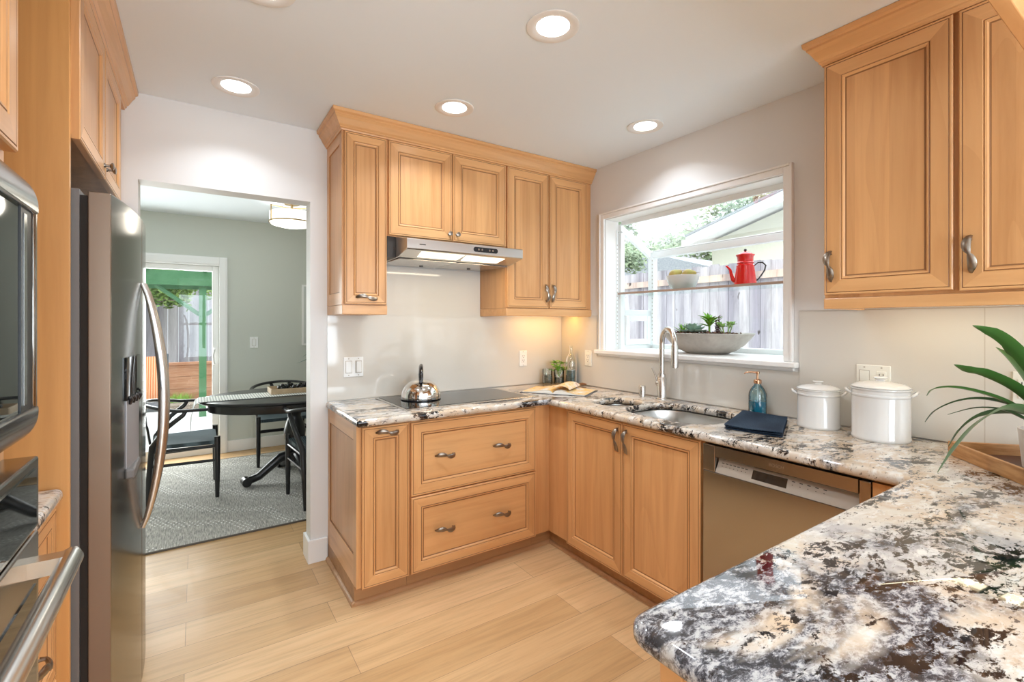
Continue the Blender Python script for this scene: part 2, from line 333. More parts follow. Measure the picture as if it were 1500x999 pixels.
# ------------------------------------------------------------------ mesh helpers
class MB:
    def __init__(s): s.v = []; s.f = []; s.m = []; s.s = []
    def add(s, vs, fs, mi=0, smooth=False):
        k = len(s.v); s.v += [tuple(p) for p in vs]
        for f in fs:
            s.f.append([k+i for i in f]); s.m.append(mi); s.s.append(smooth)
        return s
    def box(s, x0, x1, y0, y1, z0, z1, mi=0):
        x0, x1 = min(x0, x1), max(x0, x1); y0, y1 = min(y0, y1), max(y0, y1); z0, z1 = min(z0, z1), max(z0, z1)
        vs = [(x0, y0, z0), (x1, y0, z0), (x1, y1, z0), (x0, y1, z0), (x0, y0, z1), (x1, y0, z1), (x1, y1, z1), (x0, y1, z1)]
        return s.add(vs, [(0, 3, 2, 1), (4, 5, 6, 7), (0, 1, 5, 4), (1, 2, 6, 5), (2, 3, 7, 6), (3, 0, 4, 7)], mi)
    def prism(s, pts, axis, a, b, mi=0, smooth=False):
        # pts: 2D outline; axis 'x': pts=(y,z); 'y': pts=(x,z); 'z': pts=(x,y)
        def P(p, t): return (t, p[0], p[1]) if axis == 'x' else ((p[0], t, p[1]) if axis == 'y' else (p[0], p[1], t))
        n = len(pts); vs = [P(p, a) for p in pts]+[P(p, b) for p in pts]
        fs = [tuple(range(n))[::-1], tuple(range(n, 2*n))]+[(i, (i+1) % n, n+(i+1) % n, n+i) for i in range(n)]
        return s.add(vs, fs, mi, smooth)
    def lathe(s, prof, cx=0, cy=0, n=32, mi=0, sx=1, sy=1, cz=0, rot=0, caps=True):
        vs = []
        for r, z in prof:
            for i in range(n):
                a = 2*PI*i/n; x, y = r*sx*math.cos(a), r*sy*math.sin(a)
                if rot: x, y = x*math.cos(rot)-y*math.sin(rot), x*math.sin(rot)+y*math.cos(rot)
                vs.append((cx+x, cy+y, cz+z))
        fs = [(j*n+i, j*n+(i+1) % n, (j+1)*n+(i+1) % n, (j+1)*n+i) for j in range(len(prof)-1) for i in range(n)]
        if caps:
            fs.append(tuple(range(n))[::-1]); k = (len(prof)-1)*n; fs.append(tuple(range(k, k+n)))
        return s.add(vs, fs, mi, True)
    def tube(s, path, radii, n=12, mi=0, flat=1.0, up=None, cap=True):
        P = [Vector(p) for p in path]
        if isinstance(radii, (int, float)): radii = [radii]*len(P)
        vs = []; T = []
        for i in range(len(P)):
            t = (P[min(i+1, len(P)-1)]-P[max(i-1, 0)]); T.append(t.normalized() if t.length > 1e-9 else Vector((0, 0, 1)))
        u = Vector(up) if up else (Vector((0, 0, 1)) if abs(T[0].z) < .9 else Vector((1, 0, 0)))
        for i, p in enumerate(P):
            a = (u-T[i]*u.dot(T[i]))
            if a.length < 1e-6: a = T[i].orthogonal()
            a.normalize(); b = T[i].cross(a); u = a if not up else Vector(up)
            for k in range(n):
                t = 2*PI*k/n; vs.append(p+a*(math.cos(t)*radii[i]*flat)+b*(math.sin(t)*radii[i]))
        m = len(P)
        fs = [(j*n+i, j*n+(i+1) % n, (j+1)*n+(i+1) % n, (j+1)*n+i) for j in range(m-1) for i in range(n)]
        if cap: fs += [tuple(range(n))[::-1], tuple(range((m-1)*n, m*n))]
        return s.add(vs, fs, mi, True)
    def leaf(s, path, widths, side, fold=.25, mi=0):
        # a V-folded strap blade along a path; side = sideways vector
        P = [Vector(p) for p in path]; S = Vector(side).normalized(); vs = []; fs = []
        for i, p in enumerate(P):
            t = (P[min(i+1, len(P)-1)]-P[max(i-1, 0)]).normalized(); w = (S-t*S.dot(t)).normalized(); nn = t.cross(w)
            h = widths[i]/2
            for q, e in ((-1, 1), (0, 0), (1, 1)): vs.append(p+w*(q*h)+nn*(fold*h*e))
            vs.append(p-nn*.0012)
        for i in range(len(P)-1):
            a, b = 4*i, 4*(i+1)
            fs += [(a, a+1, b+1, b), (a+1, a+2, b+2, b+1), (a+2, a+3, b+3, b+2), (a+3, a, b, b+3)]
        return s.add(vs, fs, mi, True)

origin = {}
def wo(o): return origin.get(o.name, Vector((0, 0, 0)))
def build(name, mb, mats, parent=None, bevel=0, world=True, sharp=38, seg=2):
    me = bpy.data.meshes.new(name)
    off = wo(parent) if (parent is not None and world) else Vector((0, 0, 0))
    me.from_pydata([(v[0]-off.x, v[1]-off.y, v[2]-off.z) for v in mb.v], [], mb.f)
    if not isinstance(mats, (list, tuple)): mats = [mats]
    for m in mats: me.materials.append(m)
    for p, mi, sm in zip(me.polygons, mb.m, mb.s): p.material_index = mi; p.use_smooth = sm
    bm = bmesh.new(); bm.from_mesh(me); bmesh.ops.recalc_face_normals(bm, faces=bm.faces); bm.to_mesh(me); bm.free()
    if any(mb.s): me.set_sharp_from_angle(angle=R(sharp))
    me.update()
    o = bpy.data.objects.new(name, me); C.objects.link(o)
    if parent is not None: o.parent = parent; origin[o.name] = off
    if bevel:
        b = o.modifiers.new('bevel', 'BEVEL'); b.width = bevel; b.segments = seg; b.limit_method = 'ANGLE'; b.angle_limit = R(40)
    return o
def props(o, label=None, cat=None, group=None, kind=None):
    if label: o['label'] = label
    if cat: o['category'] = cat
    if group: o['group'] = group
    if kind: o['kind'] = kind
    return o
def thing(name, label, cat, loc=(0, 0, 0), rot=0, group=None, kind=None):
    o = bpy.data.objects.new(name, None); C.objects.link(o); o.location = loc; o.rotation_euler = (0, 0, rot)
    o.empty_display_size = .1
    origin[o.name] = Vector(loc); return props(o, label, cat, group, kind)
def struct(name, mb, m, parent=None, bevel=0, **k):
    o = build(name, mb, m, parent, bevel, **k)
    if parent is None: o['kind'] = 'structure'
    return o
def copy_tree(o, parent=None):
    c = o.copy(); C.objects.link(c)
    if parent is not None: c.parent = parent
    for ch in [x for x in bpy.data.objects if x.parent == o]: copy_tree(ch, c)
    return c
def sstruct(name):
    o = bpy.data.objects.new(name, None); C.objects.link(o); o['kind'] = 'structure'; origin[o.name] = Vector((0, 0, 0)); return o

# ------------------------------------------------------------------ room shell
H = 2.474
struct('floor', MB().box(-4.7, .12, -5.75, 3.15, -.12, 0), M['floor'])
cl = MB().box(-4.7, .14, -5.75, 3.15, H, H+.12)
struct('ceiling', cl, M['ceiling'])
OX0, OX1, OZ = -2.627, -1.852, 2.06
w = MB(); w.box(-3.45, OX0, 0, .12, 0, H); w.box(OX0, OX1, 0, .12, OZ, H); w.box(OX1, 0, 0, .12, 0, H)
struct('wall_back', w, M['paint'])
WY0, WY1, WZ0, WZ1 = -1.7006, -.4799, 1.1823, 2.0967
w = MB(); w.box(0, .125, -5.75, WY0, 0, H); w.box(0, .125, WY1, 3.1, 0, H); w.box(0, .125, WY0, WY1, 0, WZ0-.03); w.box(0, .125, WY0, WY1, WZ1, H)
struct('wall_right', w, M['paint'])
struct('wall_left', MB().box(-3.45, -3.33, -5.75, 0, 0, H), M['paint'])
w = MB(); w.box(-3.45, -3.2, -5.72, -5.6, 0, H); w.box(-.3, 0, -5.72, -5.6, 0, H); w.box(-3.2, -.3, -5.72, -5.6, 0, .55); w.box(-3.2, -.3, -5.72, -5.6, 2.15, H)
struct('wall_rear', w, M['paint'])
wr = sstruct('rear_fill_window')  # unseen window added to let light in from behind the camera
f = MB()
for x in (-3.2, -2.25, -1.3, -.36): f.box(x, x+.06, -5.68, -5.62, .55, 2.15)
for z in (.55, 1.32, 2.09): f.box(-3.2, -.3, -5.68, -5.62, z, z+.06)
build('window_frame', f, M['trim'], wr)
# dining room
w = MB(); w.box(-4.7, -4.0, 2.98, 3.1, 0, H); w.box(-4.0, -2.19, 2.98, 3.1, 1.97, H); w.box(-2.19, .0, 2.98, 3.1, 0, H)
struct('wall_dining_far', w, M['dining_paint'])
struct('wall_dining_left', MB().box(-4.7, -4.58, 0, 3.1, 0, H), M['dining_paint'])
w = MB(); w.box(-4.58, -3.45, 0, .12, 0, H); struct('wall_dining_near', w, M['dining_paint'])
struct('wall_dining_right', MB().box(-.02, -.003, .12, 2.98, 0, H), M['dining_paint'])
# baseboards
b = MB().prism([(-1.762, -.0005), (-1.762, -.015), (OX1-.015, -.015), (OX1-.015, .135), (-.02, .135), (-.02, .1205), (OX1-.0005, .1205), (OX1-.0005, -.0005)], 'z', 0, .131)
struct('baseboard_back', b, M['trim'], bevel=.003)
b = MB(); b.box(-3.33, OX0, .12, .135, 0, .131)
struct('baseboard_dining_near', b, M['trim'], bevel=.003)
struct('baseboard_dining_far', MB().box(-2.116, -.02, 2.965, 2.98, 0, .12), M['trim'], bevel=.003)

# ------------------------------------------------------------------ sliding door
d = sstruct('door_1')
f = MB(); f.box(-2.1895, -2.116, 2.955, 2.9795, 0, 2.06); f.box(-4.07, -2.19, 2.955, 2.9795, 1.968, 2.06)
f.box(-2.1885, -2.13, 2.945, 2.9548, 0, 2.045); f.box(-4.07, -2.189, 2.945, 2.9548, 1.985, 2.045)
build('door_casing', f, M['trim'], d, bevel=.002)
f = MB(); f.box(-2.251, -2.1905, 3.0, 3.05, 0, 1.968); f.box(-3.9395, -2.2515, 3.001, 3.049, 1.914, 1.968); f.box(-3.9395, -2.2515, 3.001, 3.049, 0, .10); f.box(-4.0, -3.94, 3.0, 3.05, 0, 1.968)
build('door_frame', f, M['trim'], d, bevel=.003)
build('door_glass', MB().box(-3.94, -2.251, 3.022, 3.026, .10, 1.914), M['glass'], d)
h = MB(); h.tube([(-2.235, 2.998, 1.10), (-2.235, 2.95, 1.09), (-2.245, 2.935, 1.03), (-2.235, 2.95, .95), (-2.235, 2.998, .94)], .011, 10)
build('door_handle', h, M['trim'], d)

# ------------------------------------------------------------------ garden window
g = sstruct('window_1')
t = MB()
def casing(mb, y0, y1, z0, z1, wd, x0, x1):
    mb.box(x0, x1, y0-wd, y0, z0, z1+wd); mb.box(x0, x1, y1, y1+wd, z0, z1+wd); mb.box(x0, x1, y0, y1, z1, z1+wd)
casing(t, WY0, WY1, WZ0, WZ1, .032, -.018, -.0005)
casing(t, WY0-.0321, WY1+.0321, WZ0, WZ1+.0321, .012, -.024, -.0004)
build('window_casing', t, M['trim'], g, bevel=.003)
s = MB(); s.box(0.0, .44, WY0+.0005, WY1-.0005, WZ0-.028, WZ0-.0005); s.box(-.045, -.0005, WY0-.068, WY1+.072, WZ0-.028, WZ0-.0005)
build('window_sill', s, M['trim'], g, bevel=.006, seg=3)
a = MB(); a.prism([(-.001, 1.137), (-.014, 1.137), (-.02, 1.145), (-.02, 1.1535), (-.001, 1.1535)], 'y', WY0-.046, WY1+.05)
a.v = [(v[0], v[1], v[2]) for v in a.v]
build('apron', a, M['trim'], g)
jb = MB(); jb.box(.0005, .125, WY1-.004, WY1-.0003, WZ0, WZ1-.0045); jb.box(.0005, .125, WY0+.0003, WY0+.004, WZ0, WZ1-.0045); jb.box(.0005, .125, WY0+.0003, WY1-.0003, WZ1-.004, WZ1-.0003)
build('window_jamb', jb, M['trim'], g)
# vinyl body: front glass plane at x = .47, sloping roof from the wall head
XF = .475; ZR = 1.90; ZT = 2.075
fr = MB()
fr.box(.1255, .14, WY0+.031, WY1-.031, 2.062, WZ1)                         # head
fr.box(XF-.03, XF+.03, WY0, WY0+.04, WZ0-.03, ZR); fr.box(XF-.03, XF+.03, WY1-.04, WY1, WZ0-.03, ZR)   # front corner posts
fr.box(XF-.028, XF+.028, WY0+.0401, WY1-.0401, ZR-.045, ZR-.001); fr.box(XF-.028, XF+.028, WY0+.0401, WY1-.0401, WZ0-.03, WZ0+.03)
fr.box(XF-.026, XF+.034, WY0+.001, WY1-.001, ZR+.0005, ZR+.008)
for y in (WY0, WY1-.03):
    fr.box(.126, .165, y+.001, y+.03, WZ0-.03, ZT-.06)                      # posts at the wall
    fr.prism([(.126, ZT), (.126, ZT-.05), (XF-.031, ZR-.043), (XF-.031, ZR+.012)], 'y', y+.0005, y+.0305)
    fr.box(.1655, XF-.0305, y+.002, y+.029, WZ0-.03, WZ0+.03)
    fr.box(.1655, XF-.0305, y+.002, y+.032, 1.4255, 1.465)                  # bar over the vent
build('window_frame', fr, M['vinyl'], g, bevel=.003)
v_ = MB()
for y in (WY1-.032, WY0+.008):
    v_.box(.167, .20, y-.012, y+.022, WZ0+.031, 1.4245); v_.box(XF-.085, XF-.05, y-.012, y+.022, WZ0+.031, 1.4245)
    v_.box(.2001, XF-.0851, y-.011, y+.021, WZ0+.031, WZ0+.07); v_.box(.2001, XF-.0851, y-.011, y+.021, 1.385, 1.4245)
build('vent_sash', v_, M['vinyl'], g, bevel=.003)
gl = MB(); gl.box(XF-.002, XF+.002, WY0+.04, WY1-.04, WZ0+.03, ZR-.045)
gl.add([(.13, WY0+.03, ZT-.01), (XF, WY0+.03, ZR-.005), (XF, WY1-.03, ZR-.005), (.13, WY1-.03, ZT-.01)], [(0, 1, 2, 3)])
for y in (WY0+.014, WY1-.016):
    gl.add([(.165, y, 1.465), (XF-.03, y, 1.465), (XF-.03, y, ZR-.05), (.165, y, ZT-.06)], [(0, 1, 2, 3)])
    gl.add([(.20, y, WZ0+.07), (XF-.085, y, WZ0+.07), (XF-.085, y, 1.385), (.20, y, 1.385)], [(0, 1, 2, 3)])
build('window_glass', gl, M['glass'], g)
ss = MB()
for y in (WY1-.005, ):
    for x in (.10, ):
        ss.box(x, x+.018, y-.004, y, WZ0+.02, 2.03)
ss.box(XF-.045, XF-.03, WY1-.06, WY1-.045, WZ0+.03, ZR-.06); ss.box(XF-.045, XF-.03, WY0+.045, WY0+.06, WZ0+.03, ZR-.06)
o = build('shelf_standard', ss, M['vinyl'], g)
hl = MB()
for k in range(26): hl.box(.106, .111, WY1-.0105, WY1-.009, 1.22+k*.028, 1.229+k*.028)
for k in range(22): hl.box(XF-.0462, XF-.0449, WY1-.056, WY1-.050, 1.24+k*.028, 1.249+k*.028)
build('slot_row', hl, M['grout'], g)
sh = MB(); sh.box(.12, .445, WY0+.004, WY1-.004, 1.575, 1.584)
sg = thing('glass_shelf', 'clear glass shelf across the garden window above the sill', 'shelf', (.28, -1.09, 1.58))
build('shelf_pane', sh, M['shelf_glass'], sg)
build('shelf_edge', MB().box(.112, .1195, WY0+.004, WY1-.004, 1.572, 1.586), M['shelf_edge'], sg)['label'] = 'front glass edge with a brown reflection painted in'

# ------------------------------------------------------------------ cabinetry
def frame_door(name, parent, face, u0, u1, z0, z1, rail=.058, t=.02, horiz=False):
    """face = (axis, value, sign): axis 'y': door plane y=value facing -y; 'x': plane x=value facing sign*x. Returns mesh object."""
    ax, val, sg_ = face
    def P(u, z, d):   # d = height of the surface above the back of the door
        q = val+sg_*(d-t)
        return (u, q, z) if ax == 'y' else (q, u, z)
    rings = [(0, 0, 0), (0, t-.003, 0), (.003, t, 0), (.008, t, 1), (.0095, t-.0015, 1), (.011, t, 0), (rail-.006, t, 0), (rail-.004, t-.003, 1), (rail-.001, t-.001, 0), (rail+.004, t-.002, 0), (rail+.008, t-.008, 1), (rail+.0105, t-.009, 1), (rail+.013, t-.009, 2)]
    # (inset, height, material of the strip from this ring inward)
    mb = MB(); vs = []
    for ins, d, _ in rings:
        for u, z in ((u0+ins, z0+ins), (u1-ins, z0+ins), (u1-ins, z1-ins), (u0+ins, z1-ins)): vs.append(P(u, z, d))
    mb.v = vs
    for i in range(len(rings)-1):
        gm = rings[i][2] == 1
        for k in range(4):
            a, b_ = i*4+k, i*4+(k+1) % 4
            mb.f.append([a, b_, b_+4, a+4]); mb.s.append(False)
            mb.m.append(2 if gm else (1 if k in (0, 2) else 0))
    n = (len(rings)-1)*4
    mb.f.append([n, n+1, n+2, n+3]); mb.m.append(1 if horiz else 0); mb.s.append(False)
    mb.f.append([3, 2, 1, 0]); mb.m.append(0); mb.s.append(False)
    mh = M['wood_x'] if ax == 'y' else M['wood_y']
    return build(name, mb, [M['wood_v'], mh, M['glaze']], parent)
def leaf_handle(parent, c, ax, vertical=True, L=.105, name='handle', flip=1):
    """wavy leaf pull; c = centre on the door face; ax = outward unit vector"""
    N = Vector(ax); Z = Vector((0, 0, 1)); S = Z.cross(N)
    A = Z if vertical else S; B = S if vertical else Z
    c = Vector(c); mb = MB(); path = []; rad = []
    for i in range(17):
        t = i/16; s = (t-.5)*L
        out = .006+.021*(math.sin(PI*t)**.6) if 0 < t < 1 else .001
        side = flip*.0075*math.sin(2*PI*t)
        r = .0032+.0078*abs(math.sin(2*PI*t))**.7+.0014
        path.append(c+A*s+B*side+N*out); rad.append(r)
    mb.tube(path, rad, 10, 0, flat=.5, up=N)
    mb.tube([c+A*(-.5*L*.8)+B*(-.2*.01)-N*.001, c+A*(-.5*L*.8)+N*.016], .004, 8)
    mb.tube([c+A*(.5*L*.8)-N*.001, c+A*(.5*L*.8)+N*.016], .004, 8)
    return build(name, mb, M['pewter'], parent)
def knob(parent, c, ax, name='knob'):
    N = Vector(ax); c = Vector(c); mb = MB()
    mb.tube([c-N*.001, c+N*.004, c+N*.006, c+N*.016, c+N*.020, c+N*.026, c+N*.029], [.008, .0075, .0045, .0045, .011, .0135, .007], 14)
    return build(name, mb, M['pewter'], parent)
FY = ('y', -.608, -1); NY = (0, -1, 0)
FX = ('x', -.608, -1); NX = (-1, 0, 0)
ZB = .093
# pull-out cabinet at the end of the cooktop run
c = thing('base_cabinet', 'narrow pull-out base cabinet with a panelled end beside the doorway', 'cabinet', (-1.62, -.3, 0))
build('body', MB().box(-1.745, -1.4925, -.588, -.005, ZB, .876), M['wood_v'], c)
# end panel (framed) facing -x
ep = MB(); y0, y1, z0, z1 = -.588, -.005, 0.0, .876
X = -1.757
ep.box(X, X+.012, y0, y0+.052, z0+ZB, z1); ep.box(X, X+.012, y1-.04, y1, z0+ZB, z1)
ep.box(X, X+.012, y0+.052, y1-.04, z1-.075, z1, 1); ep.box(X, X+.012, y0+.052, y1-.04, ZB, .235, 1)
ep.box(X+.006, X+.012, y0+.052, y1-.04, .235, z1-.075)
ep.box(X+.002, X+.012, y0+.052, y0+.058, .235, z1-.075, 2); ep.box(X+.002, X+.012, y1-.046, y1-.04, .235, z1-.075, 2)
ep.box(X+.002, X+.012, y0+.058, y1-.046, z1-.081, z1-.075, 2); ep.box(X+.002, X+.012, y0+.058, y1-.046, .235, .241, 2)
build('end_panel', ep, [M['wood_v'], M['wood_y'], M['glaze']], c)
build('toe_kick', MB().box(X, -1.4925, -.552, -.005, 0, ZB-.001), M['toe'], c)
dd = frame_door('door', c, FY, -1.735, -1.499, .092, .866)
leaf_handle(dd, (-1.612, -.608, .835), NY, False, .115)
# drawer cabinet
c = thing('base_cabinet', 'wide two-drawer base cabinet under the glass cooktop', 'cabinet', (-1.09, -.3, 0))
build('body', MB().box(-1.491, -.698, -.588, -.005, ZB, .876), M['wood_v'], c)
build('toe_kick', MB().box(-1.491, -.698, -.552, -.3, 0, ZB-.001), M['toe'], c)
for z0, z1 in ((.487, .862), (.092, .480)):
    dd = frame_door('drawer', c, FY, -1.487, -.702, z0, z1, horiz=True)
    for x in (-1.30, -.945): leaf_handle(dd, (x, -.608, (z0+z1)/2+.0), NY, False, .115)
# corner unit
c = thing('base_cabinet', 'blind corner base cabinet with plain filler panels between drawers and sink doors', 'cabinet', (-.4, -.4, 0))
b = MB(); b.prism([(-.696, -.005), (-.696, -.588), (-.588, -.588), (-.588, -.768), (-.005, -.768), (-.005, -.005)], 'z', ZB, .876)
build('body', b, M['wood_v'], c)
b = MB(); b.prism([(-.696, -.3), (-.696, -.552), (-.552, -.552), (-.552, -.768), (-.3, -.768), (-.3, -.3)], 'z', 0, ZB-.001)
build('toe_kick', b, M['toe'], c)
# sink base (hollow)
c = thing('base_cabinet', 'two-door sink base cabinet under the steel sink', 'cabinet', (-.3, -1.21, 0))
b = MB(); b.box(-.588, -.005, -.788, -.770, ZB, .876); b.box(-.588, -.005, -1.664, -1.646, ZB, .876); b.box(-.588, -.005, -1.646, -.788, ZB, .12); b.box(-.588, -.57, -1.646, -.788, .12, .64); b.box(-.588, -.57, -1.646, -.788, .83, .876)
build('body', b, M['wood_v'], c)
build('toe_kick', MB().box(-.552, -.3, -1.664, -.770, 0, ZB-.001), M['toe'], c)
d1 = frame_door('door', c, FX, -1.2065, -.775, .092, .866); leaf_handle(d1, (-.608, -1.178, .775), NX, True, .118)
d2 = frame_door('door', c, FX, -1.654, -1.2105, .092, .866); leaf_handle(d2, (-.608, -1.240, .775), NX, True, .118)
# peninsula cabinet
c = thing('base_cabinet', 'peninsula base cabinet under the near granite worktop', 'cabinet', (-1.0, -2.75, 0))
build('body', MB().box(-1.79, -.005, -3.1, -2.412, ZB, .876), M['wood_v'], c)
ep = MB(); ep.box(-1.806, -1.79, -2.452, -2.41, ZB, .876); ep.box(-1.806, -1.79, -3.1, -3.04, ZB, .876); ep.box(-1.806, -1.79, -3.04, -2.452, .80, .876, 1); ep.box(-1.806, -1.79, -3.04, -2.452, ZB, .17, 1); ep.box(-1.798, -1.79, -3.04, -2.452, .17, .80)
build('end_panel', ep, [M['wood_v'], M['wood_y']], c, bevel=.003)
build('toe_kick', MB().box(-1.76, -.005, -3.05, -2.46, 0, ZB-.001), M['toe'], c)
# shoe moulding
def shoe(mb, p0, p1, nrm, r=.016):
    p0 = Vector(p0); p1 = Vector(p1); n_ = Vector(nrm); vs = []
    for p in (p0, p1):
        vs.append(p); 
        for k in range(5):
            a = PI/2*k/4; vs.append(p+n_*(r*math.cos(a))+Vector((0, 0, r*1.25*math.sin(a))))
    k = 6; mb.add(vs, [tuple(range(6)), tuple(range(6, 12))[::-1]]+[(i, (i+1) % 6, 6+(i+1) % 6, 6+i) for i in range(6)], 0, True)
s = MB(); shoe(s, (-1.773, -.5525, 0), (-.552, -.5525, 0), (0, -1, 0)); shoe(s, (-1.7575, -.568, 0), (-1.7575, -.016, 0), (-1, 0, 0)); shoe(s, (-.5525, -.552, 0), (-.5525, -2.27, 0), (-1, 0, 0))
struct('trim_1', s, M['toe'])

# dishwasher
c = thing('dishwasher', 'stainless steel dishwasher between the sink cabinet and the peninsula', 'dishwasher', (-.3, -1.97, 0))
DY0, DY1 = -2.268, -1.668; PX = -.612
build('tub', MB().box(-.575, -.01, DY0, DY1, .1, .868), M['fridge_body'], c)
b = MB(); b.box(PX, -.58, DY0, DY1, .105, .752)
b.box(PX, -.58, DY1-.056, DY1, .7525, .862); b.box(PX, -.58, DY0, DY0+.032, .7525, .862)
dwd = build('door', b, M['steel'], c, bevel=.003)
tb = MB(); tb.prism([(PX-.002, .818), (PX-.002, .8625), (PX+.03, .8625), (PX+.03, .8225), (PX+.004, .814)], 'y', DY0+.0335, DY1-.0575)
build('pocket_handle', tb, M['steel'], dwd)
cp = MB(); cp.add([(PX+.001, DY0+.033, .753), (PX+.001, DY1-.057, .753), (PX+.026, DY1-.062, .808), (PX+.026, DY0+.038, .808)], [(0, 1, 2, 3)])
cp.box(PX+.0262, PX+.031, DY0+.033, DY1-.057, .752, .83)
cpo = build('control_panel', cp, mat('pale_control_strip', (.42, .37, .31), .35, .2), dwd)
def on_cp(y, s_, lift=.0006):   # point on the tilted strip, s_ 0..1
    return (PX+.001+.025*s_-lift*.9, y, .753+.055*s_+lift*.4)
dp = MB(); ya, yb = -1.875, -2.005
dp.add([on_cp(ya, .22), on_cp(yb, .22), on_cp(yb, .80), on_cp(ya, .80)], [(0, 1, 2, 3)])
build('display', dp, M['black_glass'], cpo)
for y in [-1.745-.0165*k for k in range(7)]+[-2.02-.026*k for k in range(5)]:
    mk = MB().add([on_cp(y, .70), on_cp(y-.011, .70), on_cp(y-.011, .75), on_cp(y, .75)], [(0, 1, 2, 3)])
    mk.add([on_cp(y-.002, .50), on_cp(y-.006, .50), on_cp(y-.006, .54), on_cp(y-.002, .54)], [(0, 1, 2, 3)])
    build('button', mk, M['slot'], cpo)
build('toe_kick', MB().box(-.552, -.52, DY0, DY1, 0, .1), M['dark_gap'], c)
build('filler_panel', MB().box(-.606, -.57, -2.4, DY0-.003, ZB, .862), M['wood_v'], c)
def text(name, body, size, loc, rot, m, parent, ext=.0004):
    cu = bpy.data.curves.new(name, 'FONT'); cu.body = body; cu.size = size; cu.extrude = ext; cu.align_x = 'CENTER'; cu.align_y = 'CENTER'
    o = bpy.data.objects.new(name, cu); C.objects.link(o)
    bpy.context.view_layer.update(); dg = bpy.context.evaluated_depsgraph_get()
    me = bpy.data.meshes.new_from_object(o.evaluated_get(dg)); bpy.data.objects.remove(o)
    o = bpy.data.objects.new(name, me); C.objects.link(o); me.materials.clear(); me.materials.append(m)
    o.parent = parent; o.location = Vector(loc)-wo(parent); o.rotation_euler = rot
    return o
text('logo', 'BOSCH', .017, (PX-.0025, -1.975, .840), (R(90), 0, R(-90)), M['nickel'], dwd)

# worktops
def rrect(x0, x1, y0, y1, r, n=8):
    pts = []
    for cx, cy, a0 in ((x1-r, y1-r, 0), (x0+r, y1-r, 90), (x0+r, y0+r, 180), (x1-r, y0+r, 270)):
        for k in range(n+1):
            a = R(a0+90*k/n); pts.append((cx+r*math.cos(a), cy+r*math.sin(a)))
    return pts
def fillet(pts, rads, n=8):
    out = []; N = len(pts)
    for i, (p, r) in enumerate(zip(pts, rads)):
        p = Vector(p); a = (Vector(pts[i-1])-p).normalized(); b_ = (Vector(pts[(i+1) % N])-p).normalized()
        if r <= 0: out.append(tuple(p)); continue
        p0, p1 = p+a*r, p+b_*r
        for k in range(n+1):
            t = k/n; q = p0*(1-t)**2+p*2*t*(1-t)+p1*t*t; out.append(tuple(q))
    return out
def slab(name, outline, holes, z0, z1, m, bev=.016):
    from mathutils.geometry import tessellate_polygon
    def area(p): return sum(p[i][0]*p[(i+1) % len(p)][1]-p[(i+1) % len(p)][0]*p[i][1] for i in range(len(p)))/2
    loops = []
    for k, pts in enumerate([outline]+holes):
        q = [pts[i] for i in range(len(pts)) if (Vector(pts[i])-Vector(pts[i-1])).length > 1e-5]
        if (area(q) > 0) != (k == 0): q = q[::-1]
        loops.append(q)          # solid always on the left
    mb = MB(); zc, hz = (z0+z1)/2, (z1-z0)/2; prof = [(bev*(1-math.sin(PI*t/10)), (hz-bev)*(1 if t < 5 else (-1 if t > 5 else 0))+bev*math.cos(PI*t/10)) for t in range(11)]
    tops = []; bots = []
    for q in loops:
        n_ = len(q); nr = []
        for i in range(n_):
            d0 = (Vector(q[i])-Vector(q[i-1])).normalized(); d1 = (Vector(q[(i+1) % n_])-Vector(q[i])).normalized()
            n0, n1 = Vector((-d0.y, d0.x)), Vector((-d1.y, d1.x)); b_ = n0+n1; b_ = b_/max(.3, b_.dot(n0)); nr.append(b_)
        vs = [(q[i][0]+nr[i].x*ins, q[i][1]+nr[i].y*ins, zc+dz) for ins, dz in prof for i in range(n_)]
        k0 = len(mb.v); m_ = len(prof)
        mb.add(vs, [(j*n_+i, j*n_+(i+1) % n_, (j+1)*n_+(i+1) % n_, (j+1)*n_+i) for j in range(m_-1) for i in range(n_)], 0, True)
        tops.append([(k0+i, Vector(vs[i])) for i in range(n_)]); bots.append([(k0+(m_-1)*n_+i, Vector(vs[(m_-1)*n_+i])) for i in range(n_)])
    for L_ in (tops, bots):
        idx = [i for lp in L_ for i, _ in lp]; tri = tessellate_polygon([[v for _, v in lp] for lp in L_])
        for t in tri: mb.f.append([idx[i] for i in t]); mb.m.append(0); mb.s.append(False)
    return build(name, mb, m, sharp=35)
BL = rrect(-.50, -.235, -1.065, -.83, .085); BR = rrect(-.545, -.135, -1.615, -1.095, .16, 12)
out = fillet([(-1.769, -.009), (-1.769, -.646), (-.646, -.646), (-.646, -2.372), (-1.846, -2.372), (-1.846, -3.14), (-.009, -3.14), (-.009, -.009)], [0, .012, 0, 0, .045, .02, 0, 0])
top = slab('countertop', out, [BL, BR], .876, .914, M['granite'])
props(top, 'polished cream and grey granite countertop running round to the near peninsula', 'countertop')
